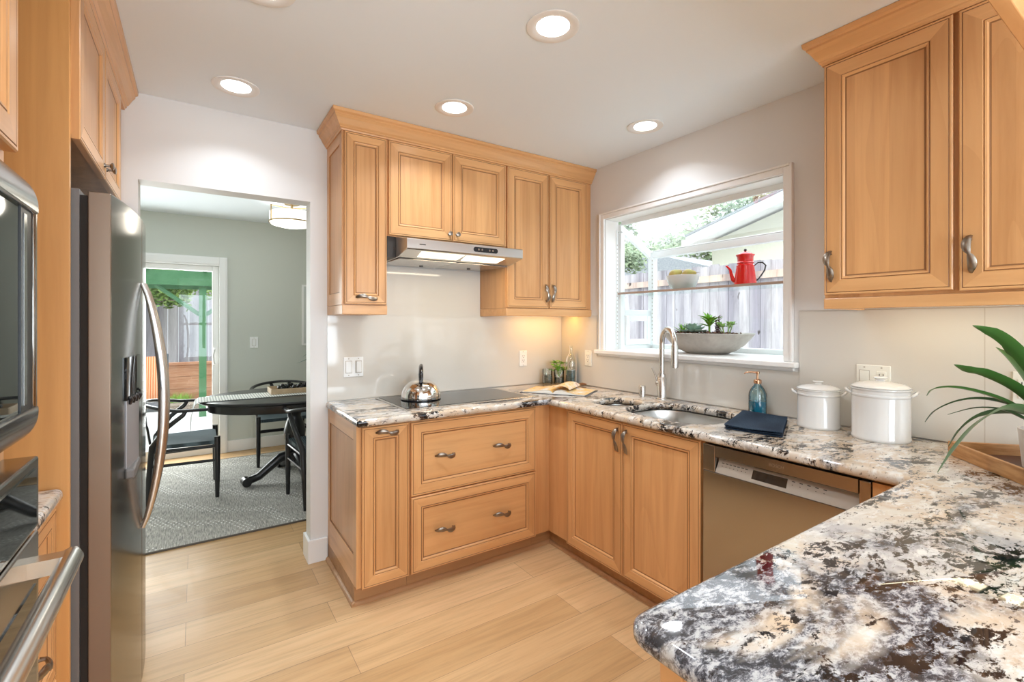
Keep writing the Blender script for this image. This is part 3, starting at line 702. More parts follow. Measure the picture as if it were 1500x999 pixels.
# sink
c = thing('sink', 'undermount stainless sink with a small and a large bowl', 'sink', (-.34, -1.22, .876))
def bowl(outl, depth, inset, nm):
    cx = sum(p[0] for p in outl)/len(outl); cy = sum(p[1] for p in outl)/len(outl); mb = MB(); n_ = len(outl)
    rings = []
    for s_, z in ((1.045, .8755), (1.0, .8755), (.995, .872), (.97, .76), (.95, .70), (.90, .682), (.80, .676), (.18, .670), (.02, .6695)):
        rings.append([(cx+(p[0]-cx)*s_, cy+(p[1]-cy)*s_, z-(.9-.676 if z < .87 else 0)*0) for p in outl])
    vs = [p for r_ in rings for p in r_]
    fs = [(j*n_+i, j*n_+(i+1) % n_, (j+1)*n_+(i+1) % n_, (j+1)*n_+i) for j in range(len(rings)-1) for i in range(n_)]
    fs.append(tuple(range((len(rings)-1)*n_, len(rings)*n_)))
    mb.add(vs, fs, 0, True); o_ = build(nm, mb, M['sink_steel'], c, sharp=60)
    dr = MB(); dr.lathe([(.0, .672), (.03, .672), (.042, .675), (.044, .672)], cx, cy, 24, caps=False); build('drain', dr, M['chrome'], o_)
bowl(BL, .17, .03, 'bowl'); bowl(BR, .2, .03, 'bowl')

# back splash (glossy slabs with fine joints)
s = MB(); s.box(-1.761, -.009, -.008, -.0005, .9145, 1.4145)
props(build('backsplash', s, M['splash']), 'glossy beige slab backsplash behind the cooktop', 'backsplash')
s = MB(); s.box(-1.515, -.742, -.008, -.0005, 1.4149, 1.725)
props(build('backsplash', s, M['splash']), 'upper piece of glossy backsplash right under the range hood', 'backsplash')
s = MB(); s.box(-.008, -.0005, -.4, -.0085, .9145, 1.4235); s.box(-.008, -.0005, WY0-.071, -.4, .9145, 1.135); s.box(-.008, -.0005, -3.1, WY0-.0715, .9145, 1.4235)
sp_o = props(build('backsplash', s, M['splash']), 'glossy beige slab backsplash below and beside the garden window', 'backsplash')
build('joint', MB().box(-.0095, -.0082, -3.1, WY0-.072, 1.4240, 1.4275), M['grout'], sp_o)
build('joint', MB().box(-.0083, -.0079, -2.41, -2.4075, .916, 1.4235), M['grout'], sp_o)
build('joint', MB().box(-.0095, -.0082, -3.1, -.009, .9145, .917), M['grout'], sp_o)

# upper cabinets on the back wall
UF = ('y', -.35, -1); ZD0, ZD1 = 1.470, 2.374
def crown_prof(off0):   # (offset outward, z)
    return [(off0-.012, 2.378), (off0+.006, 2.378), (off0+.008, 2.386), (off0+.014, 2.390), (off0+.014, 2.396), (off0+.022, 2.404), (off0+.036, 2.430), (off0+.046, 2.442), (off0+.046, 2.450), (off0+.056, 2.456), (off0+.058, 2.472), (off0-.012, 2.472)]
def crown(name, path, m, closed=False):
    """path: 2D points of the box front line; profile grows to the left of travel direction. mitred"""
    prof = crown_prof(0); P = [Vector(p) for p in path]; n_ = len(prof); vs = []
    for i, p in enumerate(P):
        dirs = []
        if i > 0: dirs.append((P[i]-P[i-1]).normalized())
        if i < len(P)-1: dirs.append((P[i+1]-P[i]).normalized())
        ns = [Vector((-d_.y, d_.x)) for d_ in dirs]
        if len(ns) == 2: b_ = (ns[0]+ns[1]); b_ = b_/(b_.dot(ns[0]))
        else: b_ = ns[0]
        for o_, z in prof: q = p+b_*o_; vs.append((q.x, q.y, z))
    fs = [(i*n_+k, i*n_+(k+1) % n_, (i+1)*n_+(k+1) % n_, (i+1)*n_+k) for i in range(len(P)-1) for k in range(n_)]
    fs += [tuple(range(n_)), tuple(range((len(P)-1)*n_, len(P)*n_))[::-1]]
    mb = MB().add(vs, fs); return struct(name, mb, m)
def crown2(name, path, m): return crown(name, path, m)
# travelling so that "left" is outward: from the right wall towards -x then to the wall
crown2('trim_2', [(-1.761, -.002), (-1.761, -.338), (-.002, -.338)][::-1], M['wood_x'])
c = thing('upper_cabinet', 'narrow upper cabinet left of the range hood with a bar handle low on its door', 'cabinet', (-1.64, -.17, 1.42))
build('body', MB().box(-1.755, -1.5205, -.33, -.001, 1.466, 2.40), M['wood_v'], c)
ep = MB(); X = -1.761
ep.box(X, X+.006, -.33, -.285, 1.466, 2.40); ep.box(X, X+.006, -.045, -.001, 1.466, 2.40); ep.box(X, X+.006, -.285, -.045, 2.32, 2.40, 1); ep.box(X, X+.006, -.285, -.045, 1.466, 1.53, 1)
ep.box(X+.004, X+.0058, -.285, -.28, 1.53, 2.32, 2); ep.box(X+.004, X+.0058, -.05, -.045, 1.53, 2.32, 2); ep.box(X+.004, X+.0058, -.28, -.05, 1.53, 1.535, 2)
build('end_panel', ep, [M['wood_v'], M['wood_y'], M['glaze']], c)
dd = frame_door('door', c, UF, -1.750, -1.526, ZD0, ZD1, rail=.05)
leaf_handle(dd, (-1.636, -.35, 1.505), NY, False, .115)
build('light_rail', MB().box(-1.761, -1.5205, -.342, -.001, 1.415, 1.465), M['wood_x'], c, bevel=.003)
c = thing('upper_cabinet', 'short two-door upper cabinet directly above the range hood', 'cabinet', (-1.13, -.17, 1.86))
build('body', MB().box(-1.5195, -.7405, -.33, -.001, 1.850, 2.40), M['wood_v'], c)
d1 = frame_door('door', c, UF, -1.514, -1.128, 1.855, ZD1); knob(d1, (-1.150, -.35, 1.895), NY)
d2 = frame_door('door', c, UF, -1.123, -.748, 1.855, ZD1); knob(d2, (-1.098, -.35, 1.895), NY)
c = thing('upper_cabinet', 'tall two-door upper cabinet in the corner right of the range hood', 'cabinet', (-.37, -.17, 1.42))
build('body', MB().box(-.7395, -.001, -.33, -.001, 1.466, 2.40), M['wood_v'], c)
d1 = frame_door('door', c, UF, -.736, -.402, ZD0, ZD1); leaf_handle(d1, (-.425, -.35, 1.57), NY, True, .118)
d2 = frame_door('door', c, UF, -.394, -.055, ZD0, ZD1); leaf_handle(d2, (-.370, -.35, 1.57), NY, True, .118, flip=-1)
build('light_rail', MB().box(-.7395, -.001, -.342, -.300, 1.415, 1.465).box(-.7395, -.722, -.300, -.001, 1.415, 1.465), M['wood_x'], c, bevel=.003)
pl = MB(); pl.box(-.52, -.12, -.20, -.13, 1.452, 1.464); ul = build('under_cabinet_light', pl, M['led_warm'], c)
ul['label'] = 'glowing warm strip lamp under the cabinet'
light('corner_under_cabinet', 'AREA', (-.26, -.165, 1.448), 1.15, (1.0, .50, .08), .42, .06, aim=(0, 0, -1))

# range hood
c = thing('range_hood', 'stainless under-cabinet range hood with two lit lenses', 'range hood', (-1.1, -.25, 1.73))
hx0, hx1 = -1.468, -.722
hd = MB(); hd.prism([(-.009, 1.849), (-.33, 1.849), (-.353, 1.845), (-.353, 1.7345), (-.009, 1.730)], 'x', hx0, -.7425); hd.prism([(-.3531, 1.845), (-.495, 1.822), (-.500, 1.818), (-.500, 1.768), (-.490, 1.762), (-.36, 1.7349), (-.3531, 1.7345)], 'x', hx0, hx1)
build('hood_body', hd, M['steel_h'], c, bevel=.002)
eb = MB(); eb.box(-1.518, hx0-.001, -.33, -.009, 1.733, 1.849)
build('shade_filler', eb, M['hood_side_shade'], c)['label'] = 'near-black block imitating the shade beside the hood'
def hu(y, e): return 1.762-(y+.490)/.13*.027-e
ln = MB()
for xa, xb in ((-1.375, -1.11), (-1.10, -.835)):
    for (ya, yb) in ((-.475, -.385),):
        vs = [(xa, ya, hu(ya, .0015)), (xb, ya, hu(ya, .0015)), (xb-.01, yb, hu(yb, .0015)), (xa+.01, yb, hu(yb, .0015))]
        build('light_lens', MB().add(vs, [(0, 1, 2, 3)]), M['hood_lens'], c)
for xa, xb in ((-1.455, -1.10), (-1.09, -.735)): build('grease_filter', MB().box(xa, xb, -.35, -.02, 1.7265, 1.731), M['nickel'], c, bevel=.002)
for x, y in ((-1.22, -.10), (-.90, -.13)): build('filter_latch', MB().tube([(x, y, 1.727), (x, y, 1.722)], .012, 12), M['slot'], c)
pn = MB(); pts = rrect(-1.068, -.905, 1.780, 1.808, .013, 5)
pn.prism(pts, 'y', -.5025, -.4995); pno = build('control_plate', pn, M['black_plastic'], c)
bt = MB()
for x in (-1.035, -1.012, -.962, -.94): build('button', MB().tube([(x, -.502, 1.794), (x, -.504, 1.794)], .006, 12), M['nickel'], pno)
bd = MB(); bd.box(-1.398, -1.362, -.5006, -.4996, 1.789, 1.794); build('badge', bd, M['slot'], c)
light('hood_lamp', 'AREA', (-1.1, -.43, 1.735), 1.6, (1.0, .86, .62), .5, .08, aim=(0, .15, -1))

# right wall upper cabinet
RF = ('x', -.35, -1)
c = thing('upper_cabinet', 'orange-toned two-door upper cabinet on the window wall above the canisters', 'cabinet', (-.17, -2.4, 1.42))
build('body', MB().box(-.33, -.001, -2.98, -2.018, 1.466, 2.40), M['wood_v'], c)
d1 = frame_door('door', c, RF, -2.402, -2.022, 1.478, ZD1, rail=.062); leaf_handle(d1, (-.35, -2.047, 1.588), NX, True, .118)
d2 = frame_door('door', c, RF, -2.97, -2.416, 1.473, ZD1, rail=.062); leaf_handle(d2, (-.35, -2.446, 1.588), NX, True, .118)
build('light_rail', MB().box(-.342, -.300, -2.98, -2.018, 1.424, 1.465).box(-.3, -.001, -2.036, -2.018, 1.424, 1.465), M['wood_y'], c, bevel=.003)
ul = build('under_cabinet_light', MB().box(-.23, -.17, -2.55, -2.10, 1.452, 1.464), M['led_warm'], c); ul['label'] = 'pale strip lamp under the cabinet'
crown2('trim_3', [(-.338, -2.98), (-.338, -2.018), (-.002, -2.018)], M['wood_y'])
light('wall_under_cabinet', 'AREA', (-.20, -2.32, 1.448), 0.45, (1.0, .90, .62), .45, .06, aim=(0, 0, -1)).rotation_euler[2] = PI/2

# valance board hanging over the peninsula
c = thing('valance_board', 'pale beech valance board hanging from the ceiling at the top right corner', 'valance', (-1.0, -2.597, 2.13))
build('board', MB().box(-1.75, -.475, -2.614, -2.58, 2.13, H-.002), M['wood_x'], c, bevel=.003)

# ------------------------------------------------------------------ left side: oven tower, drawers, fridge
LF = ('x', -2.67, 1); PXL = (1, 0, 0)
c = thing('oven_cabinet', 'tall beech cabinet housing the microwave and wall oven at the left edge', 'cabinet', (-3.0, -1.96, 0))
b = MB(); b.box(-3.32, -2.69, -2.466, -1.646, 1.66, 2.40); b.box(-3.32, -2.69, -1.672, -1.646, ZB, 1.66); b.box(-3.32, -2.69, -2.466, -2.442, ZB, 1.66); b.box(-3.32, -2.69, -2.442, -1.672, 1.126, 1.142); b.box(-3.32, -2.69, -2.442, -1.672, ZB, .34)
build('body', b, M['wood_v'], c)
build('toe_kick', MB().box(-3.3, -2.75, -2.466, -1.646, 0, ZB-.001), M['toe'], c)
for ya, yb in ((-2.053, -1.649), (-2.463, -2.059)):
    dd = frame_door('door', c, LF, ya, yb, 1.684, 2.374)
    knob(dd, (-2.67, (-2.03 if ya > -2.1 else -2.085), 1.735), PXL)
dd = frame_door('drawer', c, LF, -2.463, -1.649, .10, .335, horiz=True); leaf_handle(dd, (-2.67, -2.05, .24), PXL, False)
# microwave
c = thing('microwave', 'built-in black glass microwave with a curved steel surround', 'microwave', (-2.9, -2.032, 1.15))
build('case', MB().box(-3.2, -2.69, -2.412, -1.672, 1.16, 1.65), M['fridge_body'], c)
mb = MB()   # curved top and bottom steel rails
def arc_rail(z_out, z_in, sgn):
    hgt = abs(z_out-z_in)-.012
    pts = [(-2.69, z_out)]+[(-2.69+.050*math.sin(PI/2*k/9), z_out-sgn*hgt*(1-math.cos(PI/2*k/9))) for k in range(1, 10)]+[(-2.640, z_in), (-2.69, z_in)]
    mb.prism(pts, 'y', -2.424, -1.660, 0, True)
arc_rail(1.647, 1.570, 1); arc_rail(1.146, 1.215, -1)
mb.box(-2.69, -2.642, -1.674, -1.660, 1.19, 1.60); mb.box(-2.69, -2.642, -2.424, -2.410, 1.19, 1.60)
build('surround', mb, M['steel_dark'], c, bevel=.004)
build('door_glass', MB().box(-2.688, -2.648, -2.410, -1.7445, 1.215, 1.570), M['black_glass'], c)
cp = MB(); cp.box(-2.688, -2.646, -1.744, -1.676, 1.215, 1.570); cpp = build('control_panel', cp, M['black_plastic'], c)
build('trim_strip', MB().box(-2.6455, -2.6445, -1.732, -1.715, 1.225, 1.560), M['steel_dark'], cpp)
# oven
c = thing('built_in_oven', 'stainless wall oven with a thick tubular handle below the microwave', 'oven', (-2.9, -2.032, .35))
build('case', MB().box(-3.2, -2.69, -2.412, -1.672, .35, 1.10), M['fridge_body'], c)
cpn = build('control_panel', MB().box(-2.69, -2.640, -2.422, -1.662, .992, 1.122), M['steel_dark'], c, bevel=.004)
build('control_glass', MB().box(-2.640, -2.6375, -2.402, -1.690, 1.004, 1.104), M['black_glass'], cpn)
dro = build('door', MB().box(-2.69, -2.640, -2.422, -1.662, .345, .984), M['steel'], c, bevel=.004)
build('door_glass', MB().box(-2.640, -2.6375, -2.402, -1.690, .40, .895), M['black_glass'], dro)
hb = MB(); HX = -2.586
hb.tube([(HX-.012, -1.688, .936), (HX-.004, -1.694, .936), (HX, -1.712, .936), (HX+.001, -2.022, .936), (HX, -2.352, .936), (HX-.004, -2.372, .936), (HX-.012, -2.378, .936)], [.010, .0145, .0165, .0165, .0165, .0145, .010], 20)
hb.box(-2.641, HX, -1.738, -1.706, .922, .950); hb.box(-2.641, HX, -2.372, -2.340, .922, .950)
build('handle', hb, M['nickel'], dro)
# drawer base + worktop between oven and fridge
c = thing('base_cabinet', 'slim three-drawer base cabinet between the wall oven and the refrigerator', 'cabinet', (-3.0, -1.33, 0))
build('body', MB().box(-3.32, -2.735, -1.644, -1.102, ZB, .876), M['wood_v'], c)
build('toe_kick', MB().box(-3.3, -2.79, -1.644, -1.102, 0, ZB-.001), M['toe'], c)
for z0, z1 in ((.70, .862), (.40, .69), (.10, .39)):
    dd = frame_door('drawer', c, ('x', -2.715, 1), -1.640, -1.106, z0, z1, rail=.045, horiz=True); leaf_handle(dd, (-2.715, -1.33, (z0+z1)/2), PXL, False)
t2 = slab('countertop', fillet([(-3.32, -1.645), (-2.70, -1.645), (-2.70, -1.1015), (-3.32, -1.1015)], [0, 0, .02, 0]), [], .876, .914, M['granite'])
props(t2, 'small granite worktop piece beside the tall fridge panel', 'countertop')
# tall panel + cabinet over the fridge
p_ = props(build('tall_side_panel', MB().box(-3.32, -2.69, -1.10, -1.082, 0, 2.40), M['panel_side'], bevel=.001), 'floor-to-ceiling orange beech panel standing before the refrigerator', 'panel')
c = thing('upper_cabinet', 'two-door upper cabinet over the refrigerator', 'cabinet', (-3.0, -.55, 1.9))
build('body', MB().box(-3.32, -2.69, -1.081, -.001, 1.903, 2.40), M['wood_v'], c)
d1 = frame_door('door', c, LF, -1.079, -.633, 1.893, ZD1); knob(d1, (-2.67, -.660, 1.935), PXL)
d2 = frame_door('door', c, LF, -.629, -.19, 1.893, ZD1); knob(d2, (-2.67, -.602, 1.935), PXL)
crown2('trim_4', [(-2.682, -.002), (-2.682, -2.466)], M['wood_y'])
# refrigerator
c = thing('refrigerator', 'side-by-side stainless refrigerator with bowed handles and an ice dispenser', 'refrigerator', (-3.0, -.62, 0))
build('case', MB().box(-3.31, -2.675, -1.065, -.165, .02, 1.755), M['fridge_body'], c)
build('gasket', MB().box(-2.675, -2.658, -1.055, -.175, .06, 1.74), M['dark_gap'], c)
FC, FH_ = -.615, .448
def fx(y): return -2.605+.045*(1-((y-FC)/FH_)**2)
def fridge_door(ya, yb):
    n_ = 14; pts = [(-2.657, yb), (-2.657, ya)]
    arc = [(fx(ya+(yb-ya)*k/n_), ya+(yb-ya)*k/n_) for k in range(n_+1)]
    mb = MB(); P_ = pts+arc; N = len(P_)
    vs = [(p[0], p[1], .055) for p in P_]+[(p[0], p[1], 1.752) for p in P_]
    mb.add(vs, [tuple(range(N)), tuple(range(N, 2*N))[::-1]], 0)
    for i in range(N):
        k = (i+1) % N
        mb.f.append([i, k, N+k, N+i]); mb.m.append(0 if 2 <= i < N-1 else 1); mb.s.append(2 <= i < N-1)
    return build('door', mb, [M['steel_dark'], M['fridge_side']], c, bevel=.003)
fd1 = fridge_door(-1.063, -.684); fd2 = fridge_door(-.678, -.167)
def bow(y, par, side):
    path = []; rad = []
    for k in range(25):
        t = k/24; z = .625+(1.514-.625)*t; e = math.sin(PI*t)**.75
        path.append((fx(y)+.004+.062*e, y+side*.008*e, z)); rad.append(.008+.008*e)
    mb = MB(); mb.tube(path, rad, 12, 0, flat=.8, up=(0, 1, 0)); build('handle', mb, M['nickel'], par)
bow(-.705, fd1, -1); bow(-.655, fd2, 1)
ds = MB(); ya, yb = -.95, -.76
def fpatch(mb, ya, yb, z0, z1, lift, mi=0, n_=6):
    vs = []
    for k in range(n_+1):
        y = ya+(yb-ya)*k/n_
        vs += [(fx(y)+lift, y, z0), (fx(y)+lift, y, z1), (fx(y)+.0005, y, z0), (fx(y)+.0005, y, z1)]
    fs = []
    for k in range(n_):
        a = 4*k; b_ = a+4; fs += [(a, b_, b_+1, a+1), (a, a+2, b_+2, b_), (a+1, b_+1, b_+3, a+3)]
    fs += [(0, 1, 3, 2), (4*n_, 4*n_+2, 4*n_+3, 4*n_+1)]
    mb.add(vs, fs, mi, False)
fpatch(ds, ya, yb, 1.12, 1.258, .006); dso = build('dispenser', ds, M['black_glass'], fd1)
rc = MB(); fpatch(rc, ya+.012, yb-.012, .90, 1.12, .003); build('dispenser_recess', rc, mat('pale_grey_recess', (.36, .35, .36), .35, .4), dso)
for y in (-.915, -.875, -.835, -.795): sp2 = MB().tube([(fx(y)+.004, y, 1.128), (fx(y)+.009, y, 1.118), (fx(y)+.006, y, 1.104)], [.008, .007, .004], 8); build('dispenser_nozzle', sp2, M['black_enamel'], dso)
tr = MB(); tr.prism([(-.945, .868), (-.765, .868), (-.765, .90), (-.945, .90)], 'x', fx(-.855)-.012, fx(-.855)+.014); build('drip_tray', tr, M['fridge_body'], dso, bevel=.006)

# ------------------------------------------------------------------ wall plates
def plate(name, label, cat, loc, ax, wd, ht, gang, m):
    """gang: list of 'rocker'/'outlet'/'paddle'; ax: outward normal"""
    N = Vector(ax); S = Vector((0, 0, 1)).cross(N); c = thing(name, label, cat, loc); L = Vector(loc)
    def bx(mb, s0, s1, z0, z1, d0, d1):
        a = L+S*s0+N*d0+Vector((0, 0, z0)); b_ = L+S*s1+N*d1+Vector((0, 0, z1)); mb.box(a.x, b_.x, a.y, b_.y, a.z, b_.z)
    mb = MB(); bx(mb, -wd/2, wd/2, -ht/2, ht/2, 0, .006); build('cover_plate', mb, m, c, bevel=.0025)
    n_ = len(gang)
    for i, k in enumerate(gang):
        s0 = -wd/2+wd*(i+.5)/n_
        for zz in (.046, -.052): sc1 = MB(); bx(sc1, s0-.003, s0+.003, zz, zz+.006, .0055, .0072); build('screw', sc1, M['grout'], c)
        if k == 'rocker':
            mb = MB(); bx(mb, s0-.0165, s0+.0165, -.034, .034, .006, .0095); o_ = build('rocker', mb, m, c, bevel=.002)
            e = MB(); bx(e, s0-.019, s0+.019, -.0365, .0365, .0058, .0066); build('rocker_gap', e, M['grout'], c)
        elif k == 'paddle':
            mb = MB(); bx(mb, s0-.015, s0+.015, -.033, .033, .006, .017); build('paddle', mb, m, c, bevel=.003)
            e = MB(); bx(e, s0-.019, s0+.019, -.0365, .0365, .0058, .0066); build('rocker_gap', e, M['grout'], c)
        else:
            mb = MB(); bx(mb, s0-.0165, s0+.0165, -.034, .034, .006, .009); build('receptacle', mb, m, c, bevel=.002)
            e = MB()
            for dz in (.018, -.014):
                bx(e, s0-.008, s0-.0055, dz-.004, dz+.006, .0085, .0096); bx(e, s0+.0055, s0+.008, dz-.004, dz+.006, .0085, .0096); bx(e, s0-.003, s0+.003, dz-.013, dz-.009, .0085, .0096)
            build('slot', e, M['slot'], c)
    return c
plate('light_switch', 'white double switch plate on the backsplash left of the kettle', 'light switch', (-1.613, -.0083, 1.108), NY, .115, .118, ['rocker', 'paddle'], M['plate_white'])
plate('power_outlet', 'white outlet plate on the backsplash between kettle and glass jars', 'power outlet', (-.378, -.0083, 1.108), NY, .068, .114, ['outlet'], M['plate_white'])
plate('power_outlet', 'almond outlet plate between the corner and the window sill', 'power outlet', (-.0083, -.318, 1.114), NX, .07, .114, ['outlet'], M['plate'])
plate('power_outlet', 'almond switch and outlet plate behind the large canister', 'power outlet', (-.0083, -2.068, 1.132), NX, .122, .118, ['rocker', 'outlet'][::1], M['plate'])
plate('power_outlet', 'almond outlet plate half hidden behind the strap-leaf plant', 'power outlet', (-.0083, -2.54, 1.14), NX, .12, .118, ['outlet', 'rocker'], M['plate'])
plate('light_switch', 'white rocker switch on the grey dining room wall', 'light switch', (-1.867, 2.978, 1.158), NY, .08, .12, ['rocker'], M['plate_white'])

# ------------------------------------------------------------------ ceiling lights
spots = [(-1.288, -1.503, 'round recessed ceiling light nearest the camera above the worktop'), (-2.239, -.329, 'round recessed ceiling light in front of the doorway'),
         (-1.291, -.70, 'round recessed ceiling light before the range hood cabinets'), (-.297, -1.089, 'round recessed ceiling light beside the window'), (-2.211, -1.14, 'recessed ceiling light cut off by the top edge')]
proto = thing('recessed_light', '', 'ceiling light', (spots[0][0], spots[0][1], H))
rg = MB(); rg.lathe([(.0985, -.0005), (.0985, -.004), (.094, -.006), (.075, -.004), (.064, -.001), (.062, -.0005)], 0, 0, 48, caps=False)
build('trim_ring', rg, M['trim'], proto, world=False)
ln = MB(); ln.lathe([(.001, -.0012), (.0615, -.0012)], 0, 0, 40, caps=False); build('lens', ln, M['led'], proto, world=False)
for i, (x, y, lab) in enumerate(spots):
    o = proto if i == 0 else copy_tree(proto)
    o.location = (x, y, H); o['label'] = lab; o['group'] = 'recessed ceiling lights'
    light('ceiling_lamp', 'AREA', (x, y, H-.008), LIGHT_CAN*(.62 if i in (1, 3) else 1.12), CAN_COL, .11, aim=(0, 0, -1), spread=R(125))
for x, y in ((-2.2, -2.6), (-1.2, -3.9), (-2.5, -4.2)):  # added lamps out of view, without fixtures, to brighten the room
    light('ceiling_lamp', 'AREA', (x, y, H-.008), LIGHT_CAN*1.3, CAN_COL, .11, aim=(0, 0, -1), spread=R(125))

# ------------------------------------------------------------------ things on the worktop
T = .9142
# cooktop
c = thing('cooktop', 'black glass cooktop with a thin steel frame', 'cooktop', (-1.08, -.3, T))
b = MB(); b.box(-1.496, -.668, -.548, -.052, T, T+.0045); build('frame', b, M['nickel'], c, bevel=.0015)
build('cooking_surface', MB().box(-1.478, -.690, -.515, -.064, T+.0045, T+.0062), M['black_glass'], c, bevel=.0008)
# kettle
K = Vector((-1.285, -.25, T+.0064)); c = thing('kettle', 'shiny domed steel kettle with a black handle on the cooktop', 'kettle', K)
view = Vector((-2.3967+1.285, -2.8891+.25, 0)).normalized()
kb = MB(); prof = [(.0, 0), (.108, 0), (.114, .003), (.1155, .012)]
for k in range(1, 14):
    a = PI/2*k/14; prof.append((.1155*math.cos(a)**.85, .012+.105*math.sin(a)))
prof.append((.004, .118)); kb.lathe(prof, K.x, K.y, 48, cz=K.z); build('kettle_body', kb, M['chrome'], c)
bs = MB(); bs.lathe([(.1135, 0), (.1175, .002), (.1175, .006), (.1135, .008)], K.x, K.y, 48, cz=K.z, caps=False); build('base_ring', bs, M['black_enamel'], c)
up = Vector((0, 0, 1))
hp = [K+view*.085+up*.072, K+view*.088+up*.110, K+view*.078+up*.150, K+view*.045+up*.178, K+up*.190, K-view*.045+up*.178, K-view*.072+up*.150, K-view*.075+up*.110, K-view*.07+up*.085]
hh = MB(); hh.tube(hp, [.012, .016, .019, .018, .018, .019, .018, .015, .011], 14, flat=.7); build('handle', hh, M['black_enamel'], c)
spt = MB(); spt.tube([K+view*.070+up*.070, K+view*.098+up*.098, K+view*.112+up*.110], [.016, .013, .011], 16); build('spout', spt, M['chrome'], c)
wh = MB(); wh.tube([K+view*.111+up*.109, K+view*.121+up*.117], [.013, .010], 14); wo_ = build('whistle', wh, M['black_enamel'], c)
kn = MB(); kn.lathe([(.0, .116), (.010, .117), (.008, .124), (.014, .130), (.012, .138), (.001, .140)], K.x, K.y, 20, cz=K.z); build('lid_knob', kn, M['black_enamel'], c)

# faucet
F = Vector((-.078, -1.028, T)); c = thing('faucet', 'tall brushed gooseneck faucet behind the sink', 'faucet', F)
d_ = Vector((-.092, -.162, 0)); Ld = d_.length; dh = d_.normalized()
fb = MB(); fb.lathe([(.0, 0), (.030, 0), (.030, .004), (.027, .008), (.026, .012), (.026, .125), (.023, .129), (.0225, .15), (.0165, .152)], F.x, F.y, 28, cz=F.z); build('base', fb, M['nickel'], c)
path = [F+up*.14, F+up*.25, F+up*.335]
for k in range(1, 13):
    a = PI-PI*k/12; path.append(F+up*.335+dh*(Ld/2+Ld/2*math.cos(a))+up*(.086*math.sin(a)))
path.append(F+dh*Ld+up*.29)
nk = MB(); nk.tube(path, .0155, 18); build('neck', nk, M['nickel'], c)
e = F+dh*Ld
sh_ = MB(); sh_.tube([e+up*.333, e+up*.325, e+up*.30, e+up*.225, e+up*.208, e+up*.207], [.0165, .0185, .0185, .0205, .0205, .017], 20); sh_.tube([e+up*.207, e+up*.2045], .016, 18); build('spray_head', sh_, M['nickel'], c)
lv = MB(); s_ = Vector((-.3, .95, 0)).normalized()
lv.tube([F+up*.092, F+s_*.03+up*.094, F+s_*.034+up*.094], [.016, .016, .012], 14); lv.tube([F+s_*.026+up*.10, F+s_*.040+up*.14, F+s_*.062+up*.185], [.006, .005, .004], 10); build('lever', lv, M['nickel'], c)
# air gap cap
c = props(build('sink_air_gap', MB().lathe([(.0, 0), (.021, 0), (.0205, .004), (.0205, .062), (.018, .066), (.001, .067)], 0, 0, 28), M['nickel']), 'small cylindrical steel air gap cap left of the faucet', 'sink fitting')
c.location = (-.085, -.885, T)

# soap dispenser
S0 = Vector((-.062, -1.600, T)); c = thing('soap_dispenser', 'blue glass soap bottle with a copper pump behind the folded cloth', 'soap dispenser', S0)
sb = MB(); sb.lathe([(.0, 0), (.037, 0), (.041, .004), (.0415, .09), (.040, .105), (.034, .122), (.024, .137), (.016, .146), (.0145, .156)], S0.x, S0.y, 36, cz=S0.z, caps=False); build('bottle', sb, M['blue_glass'], c)
lq = MB(); lq.lathe([(.0, .004), (.036, .005), (.038, .01), (.038, .066), (.0, .066)], S0.x, S0.y, 32, cz=S0.z, caps=False); build('soap', lq, M['soap_blue'], c)
tb = MB(); tb.tube([S0+up*.01, S0+up*.15], .003, 8); build('dip_tube', tb, M['plate_white'], c)
pp = MB(); pp.lathe([(.0, .154), (.018, .154), (.018, .170), (.014, .174), (.006, .176), (.005, .200), (.009, .203), (.009, .212), (.001, .214)], S0.x, S0.y, 24, cz=S0.z)
pd = Vector((-.6, .75, 0)).normalized(); pp.tube([S0+up*.208, S0+pd*.03+up*.209, S0+pd*.056+up*.206, S0+pd*.060+up*.199], [.005, .0045, .0035, .003], 10); build('pump', pp, M['copper'], c)

# folded cloth
def cloth():
    A = Vector((-.508, -1.700, T)); B = Vector((-.470, -1.925, T)); D = Vector((-.118, -1.555, T)); E = Vector((-.115, -1.770, T)); mb = MB()
    nu, nv = 16, 10; rr = random.Random(3)
    def pt(u, v, z): 
        p = (A*(1-u)+B*u)*(1-v)+(D*(1-u)+E*u)*v; return (p.x, p.y, T+z)
    for layer, (z0, z1, ins) in enumerate(((.0005, .007, .0), (.0075, .014, .006), (.0145, .022, .0))):
        vs = []; 
        for s_ in (0, 1):
            for i in range(nu+1):
                for j_ in range(nv+1):
                    u, v = i/nu, j_/nv; u2 = ins+u*(1-2*ins); v2 = ins+v*(1-2*ins)
                    wv = .0022*math.sin(u*7+layer)*math.sin(v*5+1)+.004*max(0, u-.8)*layer
                    edge = min(u, 1-u, v, 1-v)*8; th = min(1, .35+edge)
                    zc = (z0+z1)/2; z = zc+(z1-z0)/2*th*(1 if s_ else -1)+(wv if layer else max(0, 0))
                    vs.append(pt(u2, v2, max(.0003, z)))
        n1 = (nu+1)*(nv+1); fs = []
        for i in range(nu):
            for j_ in range(nv):
                a = i*(nv+1)+j_; fs += [(a, a+1, a+nv+2, a+nv+1), (n1+a, n1+a+nv+1, n1+a+nv+2, n1+a+1)]
        for i in range(nu):
            for j_ in (0, nv): a = i*(nv+1)+j_; fs.append((a, a+nv+1, n1+a+nv+1, n1+a))
        for j_ in range(nv):
            for i in (0, nu): a = i*(nv+1)+j_; fs.append((a, a+1, n1+a+1, n1+a))
        mb.add(vs, fs, 0, True)
    return mb
props(build('dish_towel', cloth(), M['towel'], sharp=50), 'folded navy waffle dish cloth on the worktop right of the sink', 'dish towel')

